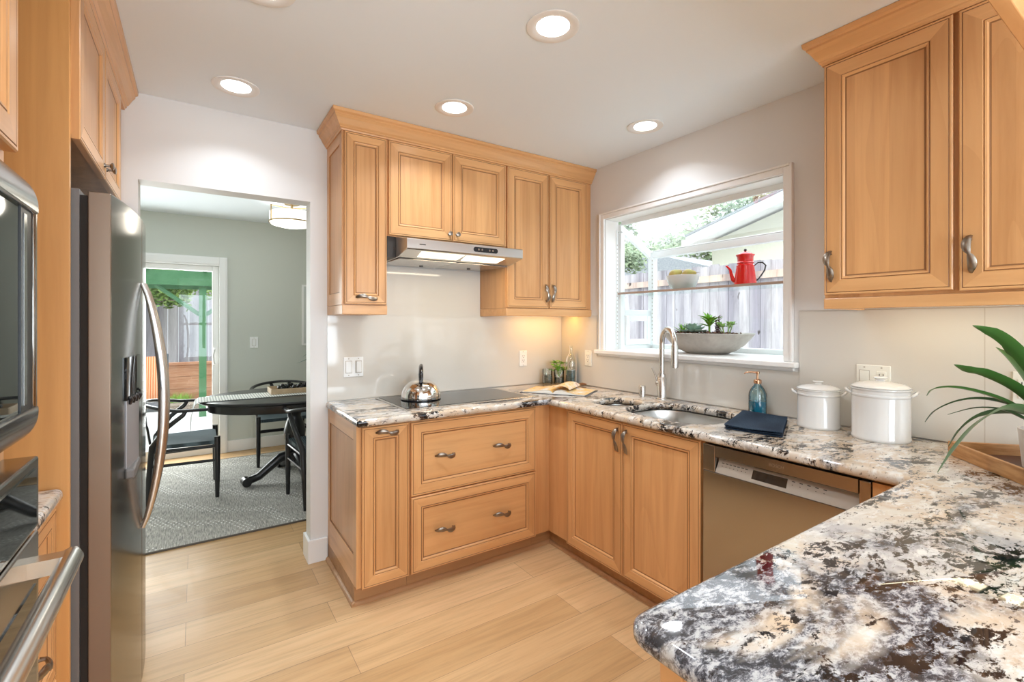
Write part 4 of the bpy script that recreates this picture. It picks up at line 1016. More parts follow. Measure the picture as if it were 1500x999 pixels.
# canisters
def canister(cx, cy, r, h, label):
    L0 = Vector((cx, cy, T)); c = thing('canister', label, 'canister', L0, group='white lidded canisters')
    p = [(.0, 0), (r*.97, 0), (r*1.0, .004), (r*1.0, .012), (r*.975, .017), (r*.975, h*.80), (r*1.0, h*.81), (r*1.01, h*.83), (r*1.0, h*.85), (r*.965, h*.86), (r*.97, h*.92), (r*1.02, h*.945), (r*1.02, h*.965), (r*.9, h*.97), (.0, h*.97)]
    build('jar', MB().lathe(p, cx, cy, 48, cz=T), M['white_ceramic'], c)
    q = [(.0, h*.97), (r*.97, h*.97), (r*1.0, h*.985), (r*.98, h*1.0), (r*.80, h*1.045), (r*.45, h*1.08), (r*.16, h*1.092), (r*.14, h*1.115), (r*.22, h*1.14), (r*.25, h*1.155), (r*.22, h*1.172), (.001, h*1.18)]
    build('lid', MB().lathe(q, cx, cy, 48, cz=T), M['white_ceramic'], c)
    vd = Vector((cx+2.3967, cy+2.8891, 0)).normalized(); sd = Vector((vd.y, -vd.x, 0))
    for s in (-1, 1):
        hb = MB(); q0 = L0+sd*(s*r*.97)+up*(h*.90)
        hb.tube([q0-vd*.028-up*.012, q0+sd*(s*.014)-vd*.024-up*.002, q0+sd*(s*.020)+up*.002, q0+sd*(s*.014)+vd*.024-up*.002, q0+vd*.028-up*.012], [.004, .0055, .0055, .0055, .004], 10); build('lug_handle', hb, M['white_ceramic'], c)
canister(-.125, -1.905, .082, .172, 'smaller white ceramic canister next to the folded cloth')
canister(-.150, -2.140, .096, .208, 'larger white ceramic canister nearest the plant tray')

# open book
c = thing('open_book', 'open cookbook with yellow food pictures lying in the worktop corner', 'book', (-.42, -.40, T))
bw = Vector((.50, -.80, 0)).normalized(); bd = Vector((.80, .50, 0)).normalized(); B0 = Vector((-.500, -.515, T))
def bookpt(u, v, z): return B0+bw*u+bd*v+up*z
def page_surface(sgn, lift, half, y1, z_off, n_=14):
    vs = []; fs = []
    for k in range(n_+1):
        t = k/n_; z = z_off+lift*math.sin(PI*min(1, t*1.25)**.55)*(1-t*.75)+.001
        for v in (0.0, y1): vs.append(bookpt(sgn*t*half, v, z))
    for k in range(n_): a = 2*k; fs.append((a, a+1, a+3, a+2))
    return vs, fs
blk = MB()
for sgn in (-1, 1):
    n_ = 14; vs = []
    for k in range(n_+1):
        t = k/n_; z = .004+.020*math.sin(PI*min(1, t*1.25)**.55)*(1-t*.6)+.003
        for v in (0.0, .27):
            vs.append(bookpt(sgn*t*.21, v, z)); vs.append(bookpt(sgn*t*.21, v, .003))
    fs = []
    for k in range(n_):
        a = 4*k; b_ = a+4; fs += [(a, b_, b_+2, a+2), (a+1, a+3, b_+3, b_+1), (a, a+1, b_+1, b_), (a+2, b_+2, b_+3, a+3)]
    fs += [(4*n_, 4*n_+1, 4*n_+3, 4*n_+2)]
    blk.add(vs, fs, 0, True)
build('page_block', blk, M['page'], c)
pg = MB()
for sgn in (-1, 1):
    vs, fs = page_surface(sgn, .022, .215, .27, .007); pg.add(vs, fs, 0, True)
o_ = build('top_pages', pg, M['page_art'], c)
lf = MB(); vs = []; fs = []
for k in range(11):
    a = PI*.22+PI*.62*k/10; 
    for v in (.02, .27): vs.append(bookpt(.03-.075*math.cos(a)+.01, v, .010+.045*math.sin(a)))
for k in range(10): a = 2*k; fs.append((a, a+1, a+3, a+2))
lf.add(vs, fs, 0, True); build('curled_page', lf, M['page_art'], c)
cv = MB(); cb = [bookpt(-.225, -.008, 0), bookpt(.225, -.008, 0), bookpt(.225, .278, 0), bookpt(-.225, .278, 0)]
cv.prism([(p.x, p.y) for p in cb], 'z', T+.0003, T+.0028); build('cover', cv, M['cloth_band'], c)

# spoon rest in the corner
c = props(build('wooden_spoon', MB().tube([(-.235, -.245, T+.006), (-.16, -.27, T+.006), (-.11, -.287, T+.008), (-.085, -.297, T+.010), (-.06, -.309, T+.012), (-.035, -.32, T+.010)], [.004, .004, .008, .018, .021, .012], 12, flat=.5, up=(0, 0, 1)), M['spoon']), 'brown wooden spoon lying beside the glass jars', 'spoon')

# glass jars in the corner
def jar(cx, cy, r, h, label, fill):
    L0 = Vector((cx, cy, T)); c = thing('glass_tumbler', label, 'glass', L0)
    build('glass', MB().lathe([(.0, .001), (r*.94, .001), (r, .006), (r, h), (r*.94, h), (r*.93, .01), (.0, .01)], cx, cy, 32, cz=T, caps=False), M['clear_glass'], c)
    build('tinted_base', MB().lathe([(.0, .011), (r*.9, .011), (r*.9, h*fill), (.0, h*fill)], cx, cy, 32, cz=T, caps=False), M['smoke_glass'], c)
    return c
jar(-.205, -.082, .037, .112, 'left smoky glass tumbler in the worktop corner', .62)
jc = jar(-.128, -.125, .038, .108, 'middle silvery glass tumbler holding the small herb plant', .45)
rr = random.Random(11)
pl = thing('herb_plant', 'small bright green leafy plant standing in the middle tumbler', 'plant', (-.128, -.125, T+.06))
st = MB(); lf = MB()
for k in range(26):
    a = rr.uniform(0, 2*PI); rad = rr.uniform(.01, .062); z = rr.uniform(.10, .165)
    p0 = Vector((-.128, -.125, T+.052)); p1 = Vector((-.128+rad*math.cos(a)-.012, -.125+rad*math.sin(a)*.7+.0, T+z))
    st.tube([p0, (p0+p1)/2+up*.015, p1], .0012, 5)
    for q in range(3):
        b_ = rr.uniform(0, 2*PI); dd_ = Vector((math.cos(b_), math.sin(b_), rr.uniform(-.1, .5))).normalized(); s = Vector((-math.sin(b_), math.cos(b_), rr.uniform(-.4, .4)))
        lf.leaf([p1, p1+dd_*.010, p1+dd_*.022, p1+dd_*.030], [.003, .019, .018, .002], s, .3)
build('stem', st, M['leaf_bright'], pl); build('leaves', lf, M['leaf_bright'], pl)
L0 = Vector((-.058, -.185, T)); c = thing('glass_bottle', 'tall glass bottle with dark teal lower half in the corner', 'bottle', L0)
build('glass', MB().lathe([(.0, .001), (.040, .001), (.043, .006), (.043, .165), (.038, .195), (.022, .222), (.015, .236), (.0145, .280), (.017, .286)], L0.x, L0.y, 32, cz=T, caps=False), M['clear_glass'], c)
build('tinted_base', MB().lathe([(.0, .003), (.0405, .004), (.0405, .105), (.0, .105)], L0.x, L0.y, 32, cz=T, caps=False), M['smoke_glass'], c)
tw = MB(); tw.tube([(L0.x+.0, L0.y+.01, T+.107), (L0.x-.012, L0.y+.012, T+.15), (L0.x+.008, L0.y-.0, T+.19), (L0.x+.004, L0.y, T+.215)], .0022, 6)
build('dried_twig', tw, M['bark'], c)

# tray with potted strap-leaf plant
C0 = Vector((-.224, -2.359, T)); t1 = Vector((-.748, -.664, 0)); t2v = Vector((.664, -.748, 0)); Lt, Wt, ht = .50, .29, .046
c = thing('wooden_tray', 'rustic brown wooden tray under the white plant pot', 'tray', C0)
def tbox(mb, a0, a1, b0, b1, z0, z1):
    pts = [C0+t1*a0+t2v*b0, C0+t1*a1+t2v*b0, C0+t1*a1+t2v*b1, C0+t1*a0+t2v*b1]; mb.prism([(p.x, p.y) for p in pts], 'z', T+z0, T+z1)
mb = MB(); tbox(mb, .013, Lt-.013, .013, Wt-.013, .0, .010); build('tray_floor', mb, M['tray_inner'], c)
mb = MB(); tbox(mb, 0, Lt, 0, .0125, 0, ht); tbox(mb, 0, Lt, Wt-.0125, Wt, 0, ht); tbox(mb, 0, .0125, .0125, Wt-.0125, 0, ht); tbox(mb, Lt-.0125, Lt, .0125, Wt-.0125, 0, ht)
build('tray_rim', mb, M['tray_wood'], c, bevel=.002)
PC = Vector((-.262, -2.618, T+.0102)); c = thing('plant_pot', 'matte white cylindrical pot standing in the wooden tray', 'plant pot', PC)
build('pot', MB().lathe([(.0, 0), (.070, 0), (.074, .004), (.084, .118), (.085, .122), (.079, .122), (.076, .105), (.0, .105)], PC.x, PC.y, 40, cz=PC.z), M['white_pot'], c)
PT = PC+up*.10; c = thing('strap_leaf_plant', 'dark green strap-leaf houseplant arching out of the white pot', 'plant', PT)
LD = Vector((-.832, .555, 0)); VD = Vector((.555, .832, 0))
def strap(prof, ang, wd, m, nm='leaf', twist=0):
    # prof: (distance, height over worktop) ; ang: degrees turned from LD, positive = away from the room corner
    dr = Quaternion((0, 0, 1), R(ang)) @ LD; pts = [Vector(p) for p in [(PC.x+dr.x*a, PC.y+dr.y*a, h) for a, h in prof]]
    # smooth (Catmull-Rom)
    out_ = []
    for i in range(len(pts)-1):
        p0 = pts[max(i-1, 0)]; p1 = pts[i]; p2 = pts[i+1]; p3 = pts[min(i+2, len(pts)-1)]
        for k in range(5):
            t = k/5; out_.append(.5*((2*p1)+(-p0+p2)*t+(2*p0-5*p1+4*p2-p3)*t*t+(-p0+3*p1-3*p2+p3)*t**3))
    out_.append(pts[-1]); n_ = len(out_)
    ws = [wd*(.55+.45*math.sin(PI*min(1, .15+.8*k/n_)))*(1.12 if k < n_*.84 else 1.12*max(.03, (n_-1-k)/(n_*.16))**.8) for k in range(n_)]
    side = Vector((-dr.y, dr.x, twist)).normalized()
    mb = MB().leaf(out_, ws, side, .22); return build(nm, mb, m, c)
G, D_ = M['leaf'], M['leaf_dark']
strap([(.0, 1.03), (.03, 1.13), (.08, 1.22), (.14, 1.29), (.20, 1.335), (.275, 1.362)], 4, .036, G, twist=.8)
strap([(.0, 1.03), (.03, 1.09), (.11, 1.17), (.195, 1.215), (.24, 1.225), (.285, 1.243)], -6, .034, G, twist=.7)
strap([(.0, 1.03), (.06, 1.07), (.13, 1.12), (.21, 1.155), (.31, 1.178), (.38, 1.176), (.405, 1.155)], 2, .017, G, twist=.5)
strap([(.0, 1.03), (.05, 1.08), (.13, 1.115), (.216, 1.122), (.31, 1.085), (.385, 1.025), (.455, .955)], 12, .030, G, twist=.9)
strap([(.0, 1.03), (.05, 1.08), (.12, 1.100), (.22, 1.068), (.31, 1.01), (.37, .955), (.40, .920)], 55, .024, G, twist=.6)
strap([(.0, 1.03), (.05, 1.09), (.12, 1.10), (.19, 1.085), (.24, 1.045), (.275, .985)], -14, .030, D_, twist=.9)
strap([(.0, 1.03), (.05, 1.09), (.11, 1.12), (.19, 1.138), (.26, 1.130), (.32, 1.10), (.35, 1.062)], -10, .017, D_, twist=.6)
strap([(.0, 1.03), (.04, 1.05), (.10, 1.085), (.16, 1.11), (.24, 1.115), (.32, 1.095)], -2, .013, D_, twist=.5)
strap([(.0, 1.03), (.03, 1.12), (.06, 1.22), (.09, 1.27), (.13, 1.30)], -20, .040, G, twist=1.2)
strap([(.0, 1.03), (.02, 1.12), (.05, 1.20), (.075, 1.25), (.09, 1.28)], 20, .034, D_, twist=1.2)
strap([(.0, 1.03), (.05, 1.10), (.12, 1.13), (.20, 1.11), (.28, 1.06), (.34, .99)], 100, .030, G)
strap([(.0, 1.03), (.05, 1.12), (.12, 1.20), (.20, 1.25), (.27, 1.25)], 150, .034, G)
strap([(.0, 1.03), (.05, 1.12), (.10, 1.20), (.16, 1.24), (.20, 1.24)], -170, .034, D_)
strap([(.0, 1.03), (.04, 1.12), (.08, 1.20), (.12, 1.26), (.15, 1.29)], -75, .034, G)
strap([(.0, 1.03), (.02, 1.16), (.03, 1.26), (.06, 1.33)], 60, .036, G, twist=1.5)
strap([(.0, 1.03), (.06, 1.10), (.13, 1.13), (.20, 1.12), (.25, 1.09)], 35, .022, D_)

# ------------------------------------------------------------------ garden window things
# stone bowl of succulents
Bc = Vector((.235, -1.115, WZ0)); c = thing('planter_bowl', 'wide shallow taupe stone bowl of succulents on the window sill', 'planter', Bc)
pr = [(.0, .0), (.115, .0), (.125, .003), (.17, .022), (.215, .055), (.25, .095), (.272, .124), (.268, .126), (.255, .118), (.22, .10), (.0, .10)]
build('bowl', MB().lathe(pr, Bc.x, Bc.y, 56, sx=.80, sy=1.05, cz=Bc.z), M['concrete_bowl'], c)
so = MB(); rr = random.Random(5)
vs = []
so.lathe([(.0, .118), (.10, .118), (.20, .113), (.235, .106)], Bc.x, Bc.y, 40, sx=.80, cz=Bc.z)
for k in range(110):
    a = rr.uniform(0, 2*PI); q = math.sqrt(rr.random())*.22; x, y = Bc.x+q*.8*math.cos(a), Bc.y+q*math.sin(a); s = rr.uniform(.006, .015); z = Bc.z+.114+rr.uniform(0, .012)
    so.tube([(x-s, y, z), (x, y+s*.5, z+s*.4), (x+s, y, z)], [s*.3, s*.7, s*.3], 6)
build('bark_chips', so, M['soil'], c)
def succ(label, dy, dx, kind, m, h):
    o_ = Vector((Bc.x+dx, Bc.y+dy, Bc.z+.118)); p = thing('succulent', label, 'succulent', o_); mb = MB(); rr = random.Random(int((dy+1)*1000))
    if kind == 'rosette':
        for ring, (n_, el, ln, wd) in enumerate(((7, 5, h, h*.55), (7, 28, h*.85, h*.5), (6, 52, h*.6, h*.4), (4, 75, h*.38, h*.28))):
            for k in range(n_):
                a = 2*PI*(k+.5*(ring % 2))/n_; d1 = Vector((math.cos(a)*math.cos(R(el)), math.sin(a)*math.cos(R(el)), math.sin(R(el)))); s = Vector((-math.sin(a), math.cos(a), 0))
                q = o_+up*(.012+ring*.006); mb.leaf([q, q+d1*ln*.35, q+d1*ln*.75, q+d1*ln+up*ln*.12], [wd*.35, wd*.9, wd, wd*.12], s, .4)
    elif kind == 'spiky':
        for k in range(22):
            a = 2*PI*k/22*3.1; el = rr.uniform(25, 82); d1 = Vector((math.cos(a)*math.cos(R(el)), math.sin(a)*math.cos(R(el)), math.sin(R(el)))); s = Vector((-math.sin(a), math.cos(a), 0)); ln = h*rr.uniform(.7, 1)
            mb.leaf([o_, o_+d1*ln*.3, o_+d1*ln*.7-up*ln*.02, o_+d1*ln-up*ln*.05], [.006, .013, .009, .001], s, .5)
    elif kind == 'tall':
        mb.tube([o_, o_+up*h*.45], .006, 8)
        for lev in (.35, .5, .62):
            for k in range(7):
                a = 2*PI*k/7+lev*5; el = rr.uniform(5, 55)+lev*20; d1 = Vector((math.cos(a)*math.cos(R(el)), math.sin(a)*math.cos(R(el)), math.sin(R(el)))); s = Vector((-math.sin(a), math.cos(a), 0)); ln = h*rr.uniform(.42, .58); q = o_+up*h*lev*.8
                mb.leaf([q, q+d1*ln*.3, q+d1*ln*.7, q+d1*ln-up*ln*.1], [.010, .024, .016, .002], s, .45)
    elif kind == 'stalk':
        for st_ in range(3):
            b0 = o_+Vector((rr.uniform(-.015, .015), rr.uniform(-.015, .015), 0)); hh_ = h*(1-.25*st_); mb.tube([b0, b0+up*hh_*.9], .003, 6)
            for k in range(14):
                a = k*2.4; z = hh_*(.15+.85*k/14); d1 = Vector((math.cos(a), math.sin(a), .7)).normalized(); s = Vector((-math.sin(a), math.cos(a), 0)); q = b0+up*z
                mb.leaf([q, q+d1*.009, q+d1*.018], [.004, .009, .001], s, .4)
    else:
        for st_ in range(6):
            a0 = st_*1.05; b0 = o_+Vector((math.cos(a0)*.018, math.sin(a0)*.018, 0)); tp = b0+Vector((math.cos(a0)*.018, math.sin(a0)*.018, h*rr.uniform(.5, .95))); mb.tube([b0, tp], .003, 6)
            for k in range(8):
                a = k*.785; el = 20 if k % 2 else 50; d1 = Vector((math.cos(a)*math.cos(R(el)), math.sin(a)*math.cos(R(el)), math.sin(R(el)))); s = Vector((-math.sin(a), math.cos(a), 0))
                mb.leaf([tp, tp+d1*.012, tp+d1*.022, tp+d1*.028], [.006, .017, .019, .004], s, .2)
    build('leaves', mb, m, p)
succ('small spiky green succulent at the left end of the stone bowl', .155, -.02, 'spiky', M['leaf_bright'], .085)
succ('dark green rosette succulent left of the centre of the stone bowl', .075, .02, 'rosette', M['leaf_sage'], .06)
succ('large sage and grey rosette succulent leaning over the bowl front', .03, -.10, 'rosette', M['leaf_sage'], .082)
succ('tallest green aloe-like succulent in the middle of the stone bowl', .0, .03, 'tall', M['leaf_bright'], .165)
succ('thin dark stalked succulent right of the tall aloe', -.075, -.02, 'stalk', M['leaf_maroon'], .115)
succ('lime green round-leaved succulent at the right end of the stone bowl', -.135, -.01, 'clump', M['leaf_lime'], .062)
# shelf things
ZS = 1.5842
P0 = Vector((.285, -1.335, ZS)); c = thing('coffee_pot', 'bright red enamel coffee pot with black handle on the glass shelf', 'coffee pot', P0)
vr = Vector((P0.x+2.3967, P0.y+2.8891, 0)).normalized(); sr = Vector((vr.y, -vr.x, 0))
build('pot_body', MB().lathe([(.0, .0), (.061, .0), (.063, .003), (.048, .118), (.049, .122), (.044, .126), (.043, .132), (.0, .132)], P0.x, P0.y, 40, cz=ZS), M['red_enamel'], c)
build('upper_section', MB().lathe([(.0, .132), (.043, .132), (.048, .138), (.043, .144), (.044, .172), (.051, .181), (.051, .185), (.043, .184), (.0, .184)], P0.x, P0.y, 40, cz=ZS), M['red_enamel'], c)
lo = build('lid', MB().lathe([(.0, .184), (.042, .185), (.036, .193), (.018, .202), (.001, .205)], P0.x, P0.y, 32, cz=ZS), M['red_enamel'], c)
build('lid_knob', MB().lathe([(.0, .204), (.005, .205), (.009, .213), (.006, .219), (.001, .220)], P0.x, P0.y, 16, cz=ZS), M['black_enamel'], lo)
sp_ = MB(); sp_.tube([P0-sr*.050+up*.030, P0-sr*.066+up*.042, P0-sr*.074+up*.070, P0-sr*.080+up*.100, P0-sr*.097+up*.122, P0-sr*.104+up*.124], [.015, .012, .010, .008, .006, .005], 12); build('spout', sp_, M['red_enamel'], c)
hn = MB(); hn.tube([P0+sr*.046+up*.118, P0+sr*.066+up*.137, P0+sr*.090+up*.136, P0+sr*.106+up*.118, P0+sr*.100+up*.09, P0+sr*.082+up*.060, P0+sr*.064+up*.036, P0+sr*.055+up*.03], [.004, .006, .0065, .0065, .0065, .0065, .006, .004], 10, flat=.7); build('handle', hn, M['black_enamel'], c)
Q0 = Vector((.285, -.905, ZS)); c = props(build('fruit_bowl', MB().lathe([(.0, .0), (.060, .0), (.063, .003), (.085, .028), (.103, .065), (.110, .098), (.106, .099), (.098, .066), (.078, .03), (.04, .010), (.0, .009)], 0, 0, 48, sx=.9), M['white_ceramic']), 'white ceramic bowl holding pears on the glass shelf', 'bowl'); c.location = Q0
def pear(loc, rotv, label):
    c = thing('pear', label, 'fruit', loc, group='pears in the white bowl')
    build('flesh', MB().lathe([(.0, -.038), (.016, -.036), (.030, -.022), (.035, -.004), (.031, .016), (.020, .034), (.014, .046), (.006, .052), (.0, .053)], 0, 0, 24), M['pear'], c, world=False)
    build('stalk', MB().tube([(0, 0, .05), (.003, 0, .062), (.008, 0, .070)], .0018, 6), M['bark'], c, world=False)
    c.rotation_euler = rotv
pear(Q0+Vector((-.02, .048, .108)), (R(60), R(20), R(30)), 'rounder green-brown pear at the left of the white bowl')
pear(Q0+Vector((.0, -.042, .104)), (R(82), R(5), R(20)), 'yellow-green pear lying at the right of the white bowl')
pear(Q0+Vector((.035, .010, .055)), (R(90), R(0), R(100)), 'pear lowest in the white bowl under the others')

# ------------------------------------------------------------------ dining room
c = props(build('area_rug', MB().box(-4.2, -.35, .645, 2.66, .0003, .009), M['rug']), 'flat grey woven rug with pale stitched zigzags under the dining table', 'rug')
for y in (.635, 2.6605): build('binding', MB().box(-4.2, -.35, y, y+.0095, .0003, .010), M['rug_edge'], c)
RZ = .0092
# table
TC = Vector((-1.665, 1.68, RZ)); c = thing('dining_table', 'black oval pedestal dining table', 'table', TC)
build('tabletop', MB().lathe([(.0, .722), (.70, .722), (.712, .728), (.72, .738), (.715, .748), (.70, .750), (.0, .750)], TC.x, TC.y, 72, sy=.73), M['black_wood'], c)
build('apron', MB().lathe([(.0, .655), (.655, .655), (.66, .66), (.66, .7215), (.0, .7215)], TC.x, TC.y, 64, sy=.72), M['black_wood'], c)
build('pedestal', MB().lathe([(.0, .16), (.09, .16), (.10, .19), (.085, .22), (.06, .25), (.065, .30), (.085, .36), (.09, .42), (.07, .50), (.05, .55), (.055, .58), (.09, .62), (.12, .6545), (.0, .6545)], TC.x, TC.y, 36), M['black_wood'], c)
for k in range(4):
    a = R(8+90*k)+PI; dx = Vector((math.cos(a), math.sin(a), 0)); q = TC
    mb = MB(); mb.tube([q+dx*.05+up*.20, q+dx*.12+up*.19, q+dx*.20+up*.13, q+dx*.29+up*.062, q+dx*.37+up*.042, q+dx*.40+up*.046], [.040, .038, .034, .030, .030, .036], 12, flat=1.1)
    mb.tube([q+dx*.385+up*.038-dx.cross(up)*.038, q+dx*.385+up*.038+dx.cross(up)*.038], .037, 16)
    build('foot', mb, M['black_wood'], c)
# runner
ru = MB(); vs = []; fs = []; xs = []
prof = [(-2.425, .60), (-2.418, .66), (-2.408, .71), (-2.398, .738), (-2.375, .7525), (-2.30, .7535), (-2.0, .7535), (-1.6, .7535), (-1.2, .7535)]
for i, (x, z) in enumerate(prof):
    for y in (-.15, .15):
        vs.append((x, 1.66+y+(.03*(1 if i < 3 else 0)), z+(.02 if (i == 0 and y > 0) else 0))); 
for i in range(len(prof)-1): a = 2*i; fs.append((a, a+1, a+3, a+2))
ru.add(vs, fs); 
c = props(build('table_runner', ru, M['runner']), 'grey and white striped linen runner draped over the end of the table', 'table runner')
sol = c.modifiers.new('thick', 'SOLIDIFY'); sol.thickness = .0025; sol.offset = 1
fg = MB(); rr = random.Random(2)
for k in range(34):
    y = 1.54+.30*k/33; z = .60+(.02*(k/33)); fg.tube([(-2.4245, y, z+.004), (-2.430, y+rr.uniform(-.006, .006), z-.03), (-2.428, y+rr.uniform(-.012, .012), z-.062)], .0022, 5)
build('fringe', fg, M['runner'], c)
# tray and beads
TB = Vector((-1.66, 1.74, .7565)); c = thing('serving_tray', 'pale wooden tray on the black dining table', 'tray', TB)
mb = MB(); mb.box(-1.86, -1.44, 1.62, 1.88, .7565, .766); build('tray_floor', mb, M['tray_pale'], c)
mb = MB(); mb.box(-1.86, -1.44, 1.62, 1.632, .766, .800); mb.box(-1.86, -1.44, 1.868, 1.88, .766, .800); mb.box(-1.86, -1.848, 1.632, 1.868, .766, .800); mb.box(-1.452, -1.44, 1.632, 1.868, .766, .800); build('tray_rim', mb, M['tray_pale'], c, bevel=.002)
bd_ = MB()
for k in range(46):
    a = k*.42; q = .055+.0015*k; x, y = -1.66+q*1.1*math.cos(a), 1.75+q*.62*math.sin(a); z = .784+.016*math.sin(k*1.7)+.016*(k % 2)
    bd_.lathe([(.001, -.017), (.012, -.013), (.018, 0), (.012, .013), (.001, .017)], x, y, 10, cz=z)
props(build('bead_garland', bd_, M['beads']), 'coiled string of shiny black beads in the pale tray', 'beads')
# vase with leaf on table right
c = thing('table_plant', 'small plant with broad blue-green leaves behind the black beads', 'plant', (-1.32, 1.80, .757))
build('vase', MB().lathe([(.0, 0), (.04, 0), (.05, .04), (.035, .09), (.03, .11), (.0, .11)], -1.32, 1.80, 24, cz=.757), M['white_ceramic'], c)
mb = MB()
for a, L_, hh_ in ((170, .30, .20), (155, .26, .28), (200, .24, .15), (90, .2, .25), (20, .22, .22), (270, .2, .2)):
    d1 = Vector((math.cos(R(a)), math.sin(R(a)), 0)); q = Vector((-1.32, 1.80, .86)); s = Vector((-d1.y, d1.x, 0))
    mb.leaf([q, q+d1*L_*.3+up*hh_*.6, q+d1*L_*.65+up*hh_*.9, q+d1*L_+up*hh_*.7], [.01, .05, .055, .004], s, .2)
build('leaves', mb, mat('blue_green_leaf', (.05, .17, .13), .45), c)
# wishbone chairs
def wishbone(label, loc, rot):
    c = thing('dining_chair', label, 'chair', loc, rot, group='black wishbone chairs round the dining table')
    m = M['black_wood']; Bd = lambda n_, mb, mm=m: build(n_, mb, mm, c, world=False)
    # local: +y is the front of the chair, seat .44
    for s in (-1, 1):
        Bd('leg', MB().tube([(s*.25, .22, 0), (s*.25, .22, .20), (s*.25, .22, .475)], [.014, .019, .021], 12))
        Bd('leg', MB().tube([(s*.20, -.22, 0), (s*.205, -.21, .20), (s*.215, -.19, .44), (s*.255, -.10, .58), (s*.272, .0, .665), (s*.268, .02, .70)], [.013, .018, .021, .018, .016, .013], 12))
        Bd('stretcher', MB().tube([(s*.25, .22, .29), (s*.21, -.205, .29)], .011, 8).tube([(s*.25, .22, .40), (s*.215, -.195, .40)], .012, 8))
    Bd('stretcher', MB().tube([(-.25, .22, .33), (.25, .22, .33)], .013, 8).tube([(-.205, -.207, .25), (.205, -.207, .25)], .012, 8))
    arc = [(-.285, .16, .695)]+[(.285*math.cos(PI+PI*k/16), -.03+.235*math.sin(PI+PI*k/16), .70+.045*math.sin(PI*k/16)) for k in range(17)]+[(.285, .16, .695)]
    Bd('top_rail', MB().tube(arc, [.016]+[.019]*17+[.016], 12, flat=.7, up=(0, 0, 1)))
    Bd('back_splat', MB().tube([(0, -.215, .42), (0, -.235, .56)], [.022, .022], 8, flat=.4, up=(0, 1, 0)).tube([(0, -.235, .55), (-.05, -.248, .64), (-.09, -.243, .735)], [.018, .015, .015], 8, flat=.4, up=(0, 1, 0)).tube([(0, -.235, .55), (.05, -.248, .64), (.09, -.243, .735)], [.018, .015, .015], 8, flat=.4, up=(0, 1, 0)))
    st = MB(); n_ = 8; vs = []
    for i in range(n_+1):
        for j_ in range(n_+1):
            v = -.195+.415*j_/n_; hw = .215+.035*j_/n_; u = -hw+2*hw*i/n_; z = .445-.022*math.sin(PI*i/n_)*math.sin(PI*j_/n_)
            vs.append((u, v, z))
    k0 = len(vs); vs += [(p[0], p[1], p[2]-.03) for p in vs[:]]; fs = []
    for i in range(n_):
        for j_ in range(n_): a = i*(n_+1)+j_; fs += [(a, a+n_+1, a+n_+2, a+1), (k0+a, k0+a+1, k0+a+n_+2, k0+a+n_+1)]
    for i in range(n_):
        for j_ in (0, n_): a = i*(n_+1)+j_; fs.append((a, a+n_+1, k0+a+n_+1, k0+a))
        for ii in (0, n_): a = ii*(n_+1)+i; fs.append((a, a+1, k0+a+1, k0+a))
    st.add(vs, fs, 0, True); Bd('seat', st, M['cord'])
    return c
ch = wishbone('black wishbone chair at the left end of the table facing right', (-2.475, 1.73, RZ), R(-90))
def chair_copy(label, loc, rot):
    o = copy_tree(ch); o.location = loc; o.rotation_euler = (0, 0, rot); o['label'] = label
chair_copy('black wishbone chair at the near side of the table beside the door jamb', (-1.535, 1.02, RZ), 0)
chair_copy('black wishbone chair on the far side of the table by the grey wall', (-1.655, 2.375, RZ), PI)
# ceiling drum light
DL = Vector((-1.66, 1.86, H)); c = thing('ceiling_lamp', 'lit white drum ceiling lamp with brass bands in the dining room', 'ceiling lamp', DL)
build('canopy', MB().lathe([(.0, -.0005), (.065, -.0005), (.065, -.018), (.0, -.020)], DL.x, DL.y, 32, cz=H), M['brass'], c)
build('stem', MB().tube([(DL.x, DL.y, H-.02), (DL.x, DL.y, H-.10)], .012, 12), M['brass'], c)
build('lamp_shade', MB().lathe([(.0, -.095), (.185, -.095), (.185, -.185), (.170, -.205), (.10, -.222), (.0, -.226)], DL.x, DL.y, 48, cz=H), M['lamp_glass'], c)
bn = MB(); bn.lathe([(.187, -.178), (.192, -.178), (.192, -.190), (.187, -.190)], DL.x, DL.y, 48, cz=H, caps=False)
for k in range(3):
    a = R(200+120*k); bn.tube([(DL.x+.191*math.cos(a), DL.y+.191*math.sin(a), H-.05), (DL.x+.191*math.cos(a), DL.y+.191*math.sin(a), H-.19)], .006, 8)
    bn.tube([(DL.x+.191*math.cos(a), DL.y+.191*math.sin(a), H-.055), (DL.x, DL.y, H-.055)], .005, 8)
build('brass_band', bn, M['brass'], c)
light('drum_lamp', 'POINT', (DL.x, DL.y, H-.27), 5, (1, .92, .80), .12)
# framed print
c = thing('framed_print', 'narrow visible edge of a white framed print on the dining wall', 'picture', (-1.1, 2.978, 1.46))
build('frame', MB().box(-1.385, -.86, 2.955, 2.9785, 1.115, 1.81), M['trim'], c, bevel=.003)
build('print', MB().box(-1.365, -.88, 2.9535, 2.9548, 1.135, 1.79), M['frame_art'], c)

